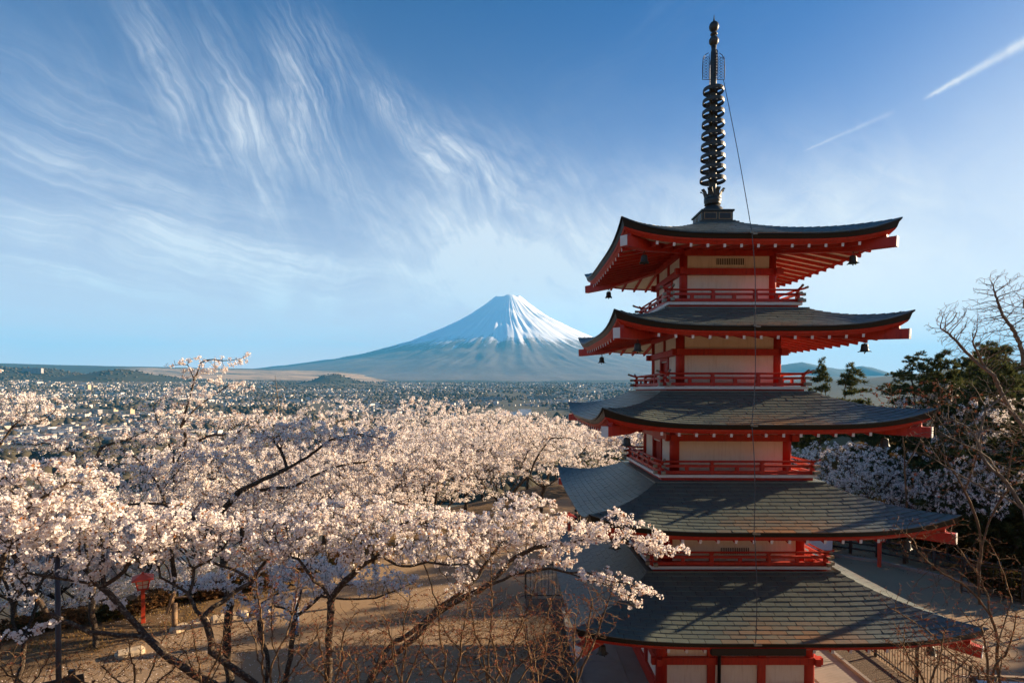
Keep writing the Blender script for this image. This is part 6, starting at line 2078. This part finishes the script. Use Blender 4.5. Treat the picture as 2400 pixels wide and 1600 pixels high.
scatter('fallen_petals', M['petal'], (-16, 2, 12, 34), 26000, 711, 0.02, lambda x, y: edge_dist(x, y) < 1)
scatter('leaf_litter', M['leaf_rust'], (-18, 1, 11, 34), 60000, 712, 0.03, lambda x, y: (edge_dist(x, y) < 3) & ((edge_dist(x, y) > -2.0) | (y < 13) | (fbm(x * 0.2, y * 0.2, 2, 77) > 0.66)))
scatter('leaf_litter_right', M['leaf_rust'], (11, 32, 12, 34), 14000, 713, 0.035, lambda x, y: x > 12.5)

# ---- people on the plaza
def person(label, loc, rz, top_c, leg_c, hair_c, H=1.64):
    e = empty('person', loc, rz, label=label, cat='person', group='visitors on the plaza')
    k = H / 1.7
    J = {'pel': (0, 0, .92), 'sp': (0, .0, 1.12), 'ch': (0, 0, 1.32), 'nk': (0, .01, 1.47), 'hd': (0, -.01, 1.60), 'tp': (0, 0, 1.68),
         'hl': (.09, 0, .88), 'kl': (.10, -.02, .48), 'al': (.10, .02, .08), 'fl': (.11, -.12, .03), 'hr': (-.09, 0, .88), 'kr': (-.10, -.06, .48), 'ar': (-.10, .03, .08), 'fr': (-.11, -.11, .03),
         'sl': (.18, 0, 1.40), 'el': (.24, .02, 1.14), 'wl': (.22, -.08, .90), 'gl': (.21, -.11, .82), 'sr': (-.18, 0, 1.40), 'er': (-.24, .02, 1.14), 'wr': (-.2, -.10, .91), 'gr': (-.19, -.13, .83)}
    Rr_ = {'pel': .14, 'sp': .125, 'ch': .15, 'nk': .055, 'hd': .092, 'tp': .06, 'hl': .09, 'kl': .06, 'al': .042, 'fl': .04, 'hr': .09, 'kr': .06, 'ar': .042, 'fr': .04, 'sl': .06, 'el': .045, 'wl': .033, 'gl': .03, 'sr': .06, 'er': .045, 'wr': .033, 'gr': .03}
    E_ = [('pel', 'sp'), ('sp', 'ch'), ('ch', 'nk'), ('nk', 'hd'), ('hd', 'tp'), ('pel', 'hl'), ('hl', 'kl'), ('kl', 'al'), ('al', 'fl'), ('pel', 'hr'), ('hr', 'kr'), ('kr', 'ar'), ('ar', 'fr'), ('ch', 'sl'), ('sl', 'el'), ('el', 'wl'), ('wl', 'gl'), ('ch', 'sr'), ('sr', 'er'), ('er', 'wr'), ('wr', 'gr')]
    nm = list(J)
    me = bpy.data.meshes.new('body')
    me.from_pydata([tuple(c * k for c in J[n]) for n in nm], [(nm.index(a), nm.index(b)) for a, b in E_], [])

    def f(t):
        z = t.n('ShaderNodeSeparateXYZ', i_0=obj_co(t))
        c = t.mix(t.math('GREATER_THAN', z.outputs[2], 0.94 * k), leg_c, top_c)
        c = t.mix(t.math('GREATER_THAN', z.outputs[2], 1.47 * k), c, (0.55, 0.36, 0.27))
        c = t.mix(t.math('LESS_THAN', z.outputs[2], 0.09 * k), c, (0.05, 0.05, 0.05))
        return surf(t, c, 0.8, 0.2)
    me.materials.append(material('clothes and skin', f))
    o = bpy.data.objects.new('body', me); COL.objects.link(o); o.parent = e
    md = o.modifiers.new('skin', 'SKIN')
    for i, n in enumerate(nm):
        me.skin_vertices[0].data[i].radius = (Rr_[n] * k, Rr_[n] * k * (0.75 if n in ('pel', 'sp', 'ch') else 1.0))
        me.skin_vertices[0].data[i].use_root = (n == 'pel')
    sb_ = o.modifiers.new('sub', 'SUBSURF'); sb_.levels = 1; sb_.render_levels = 2
    hp = [(max(.02, .105 * math.sin(a)) * k, (1.61 - .115 * math.cos(a)) * k) for a in [1.2 + q_ * 0.2 for q_ in range(10)]]
    MB().lathe(hp, (0, .022 * k, 0.0), 14).build('hair', material('hair', lambda t: surf(t, hair_c, 0.6, 0.3)), e, True)


person('person in a white top and blue jeans half hidden behind a cherry trunk', ((692 - 1200) / FPX * 20.8, 20.8, 0), 2.0, (0.75, 0.75, 0.76), (0.10, 0.17, 0.30), (0.02, 0.015, 0.012))
person('person in black on the path left of the fourth roof', ((1352 - 1200) / FPX * 35.0, 35.0, 0), 0.6, (0.02, 0.02, 0.025), (0.03, 0.03, 0.035), (0.012, 0.01, 0.01), 1.72)
person('person in a dark coat beside the one in black', ((1367 - 1200) / FPX * 35.6, 35.6, 0), -0.4, (0.05, 0.045, 0.05), (0.02, 0.02, 0.03), (0.015, 0.01, 0.01), 1.62)
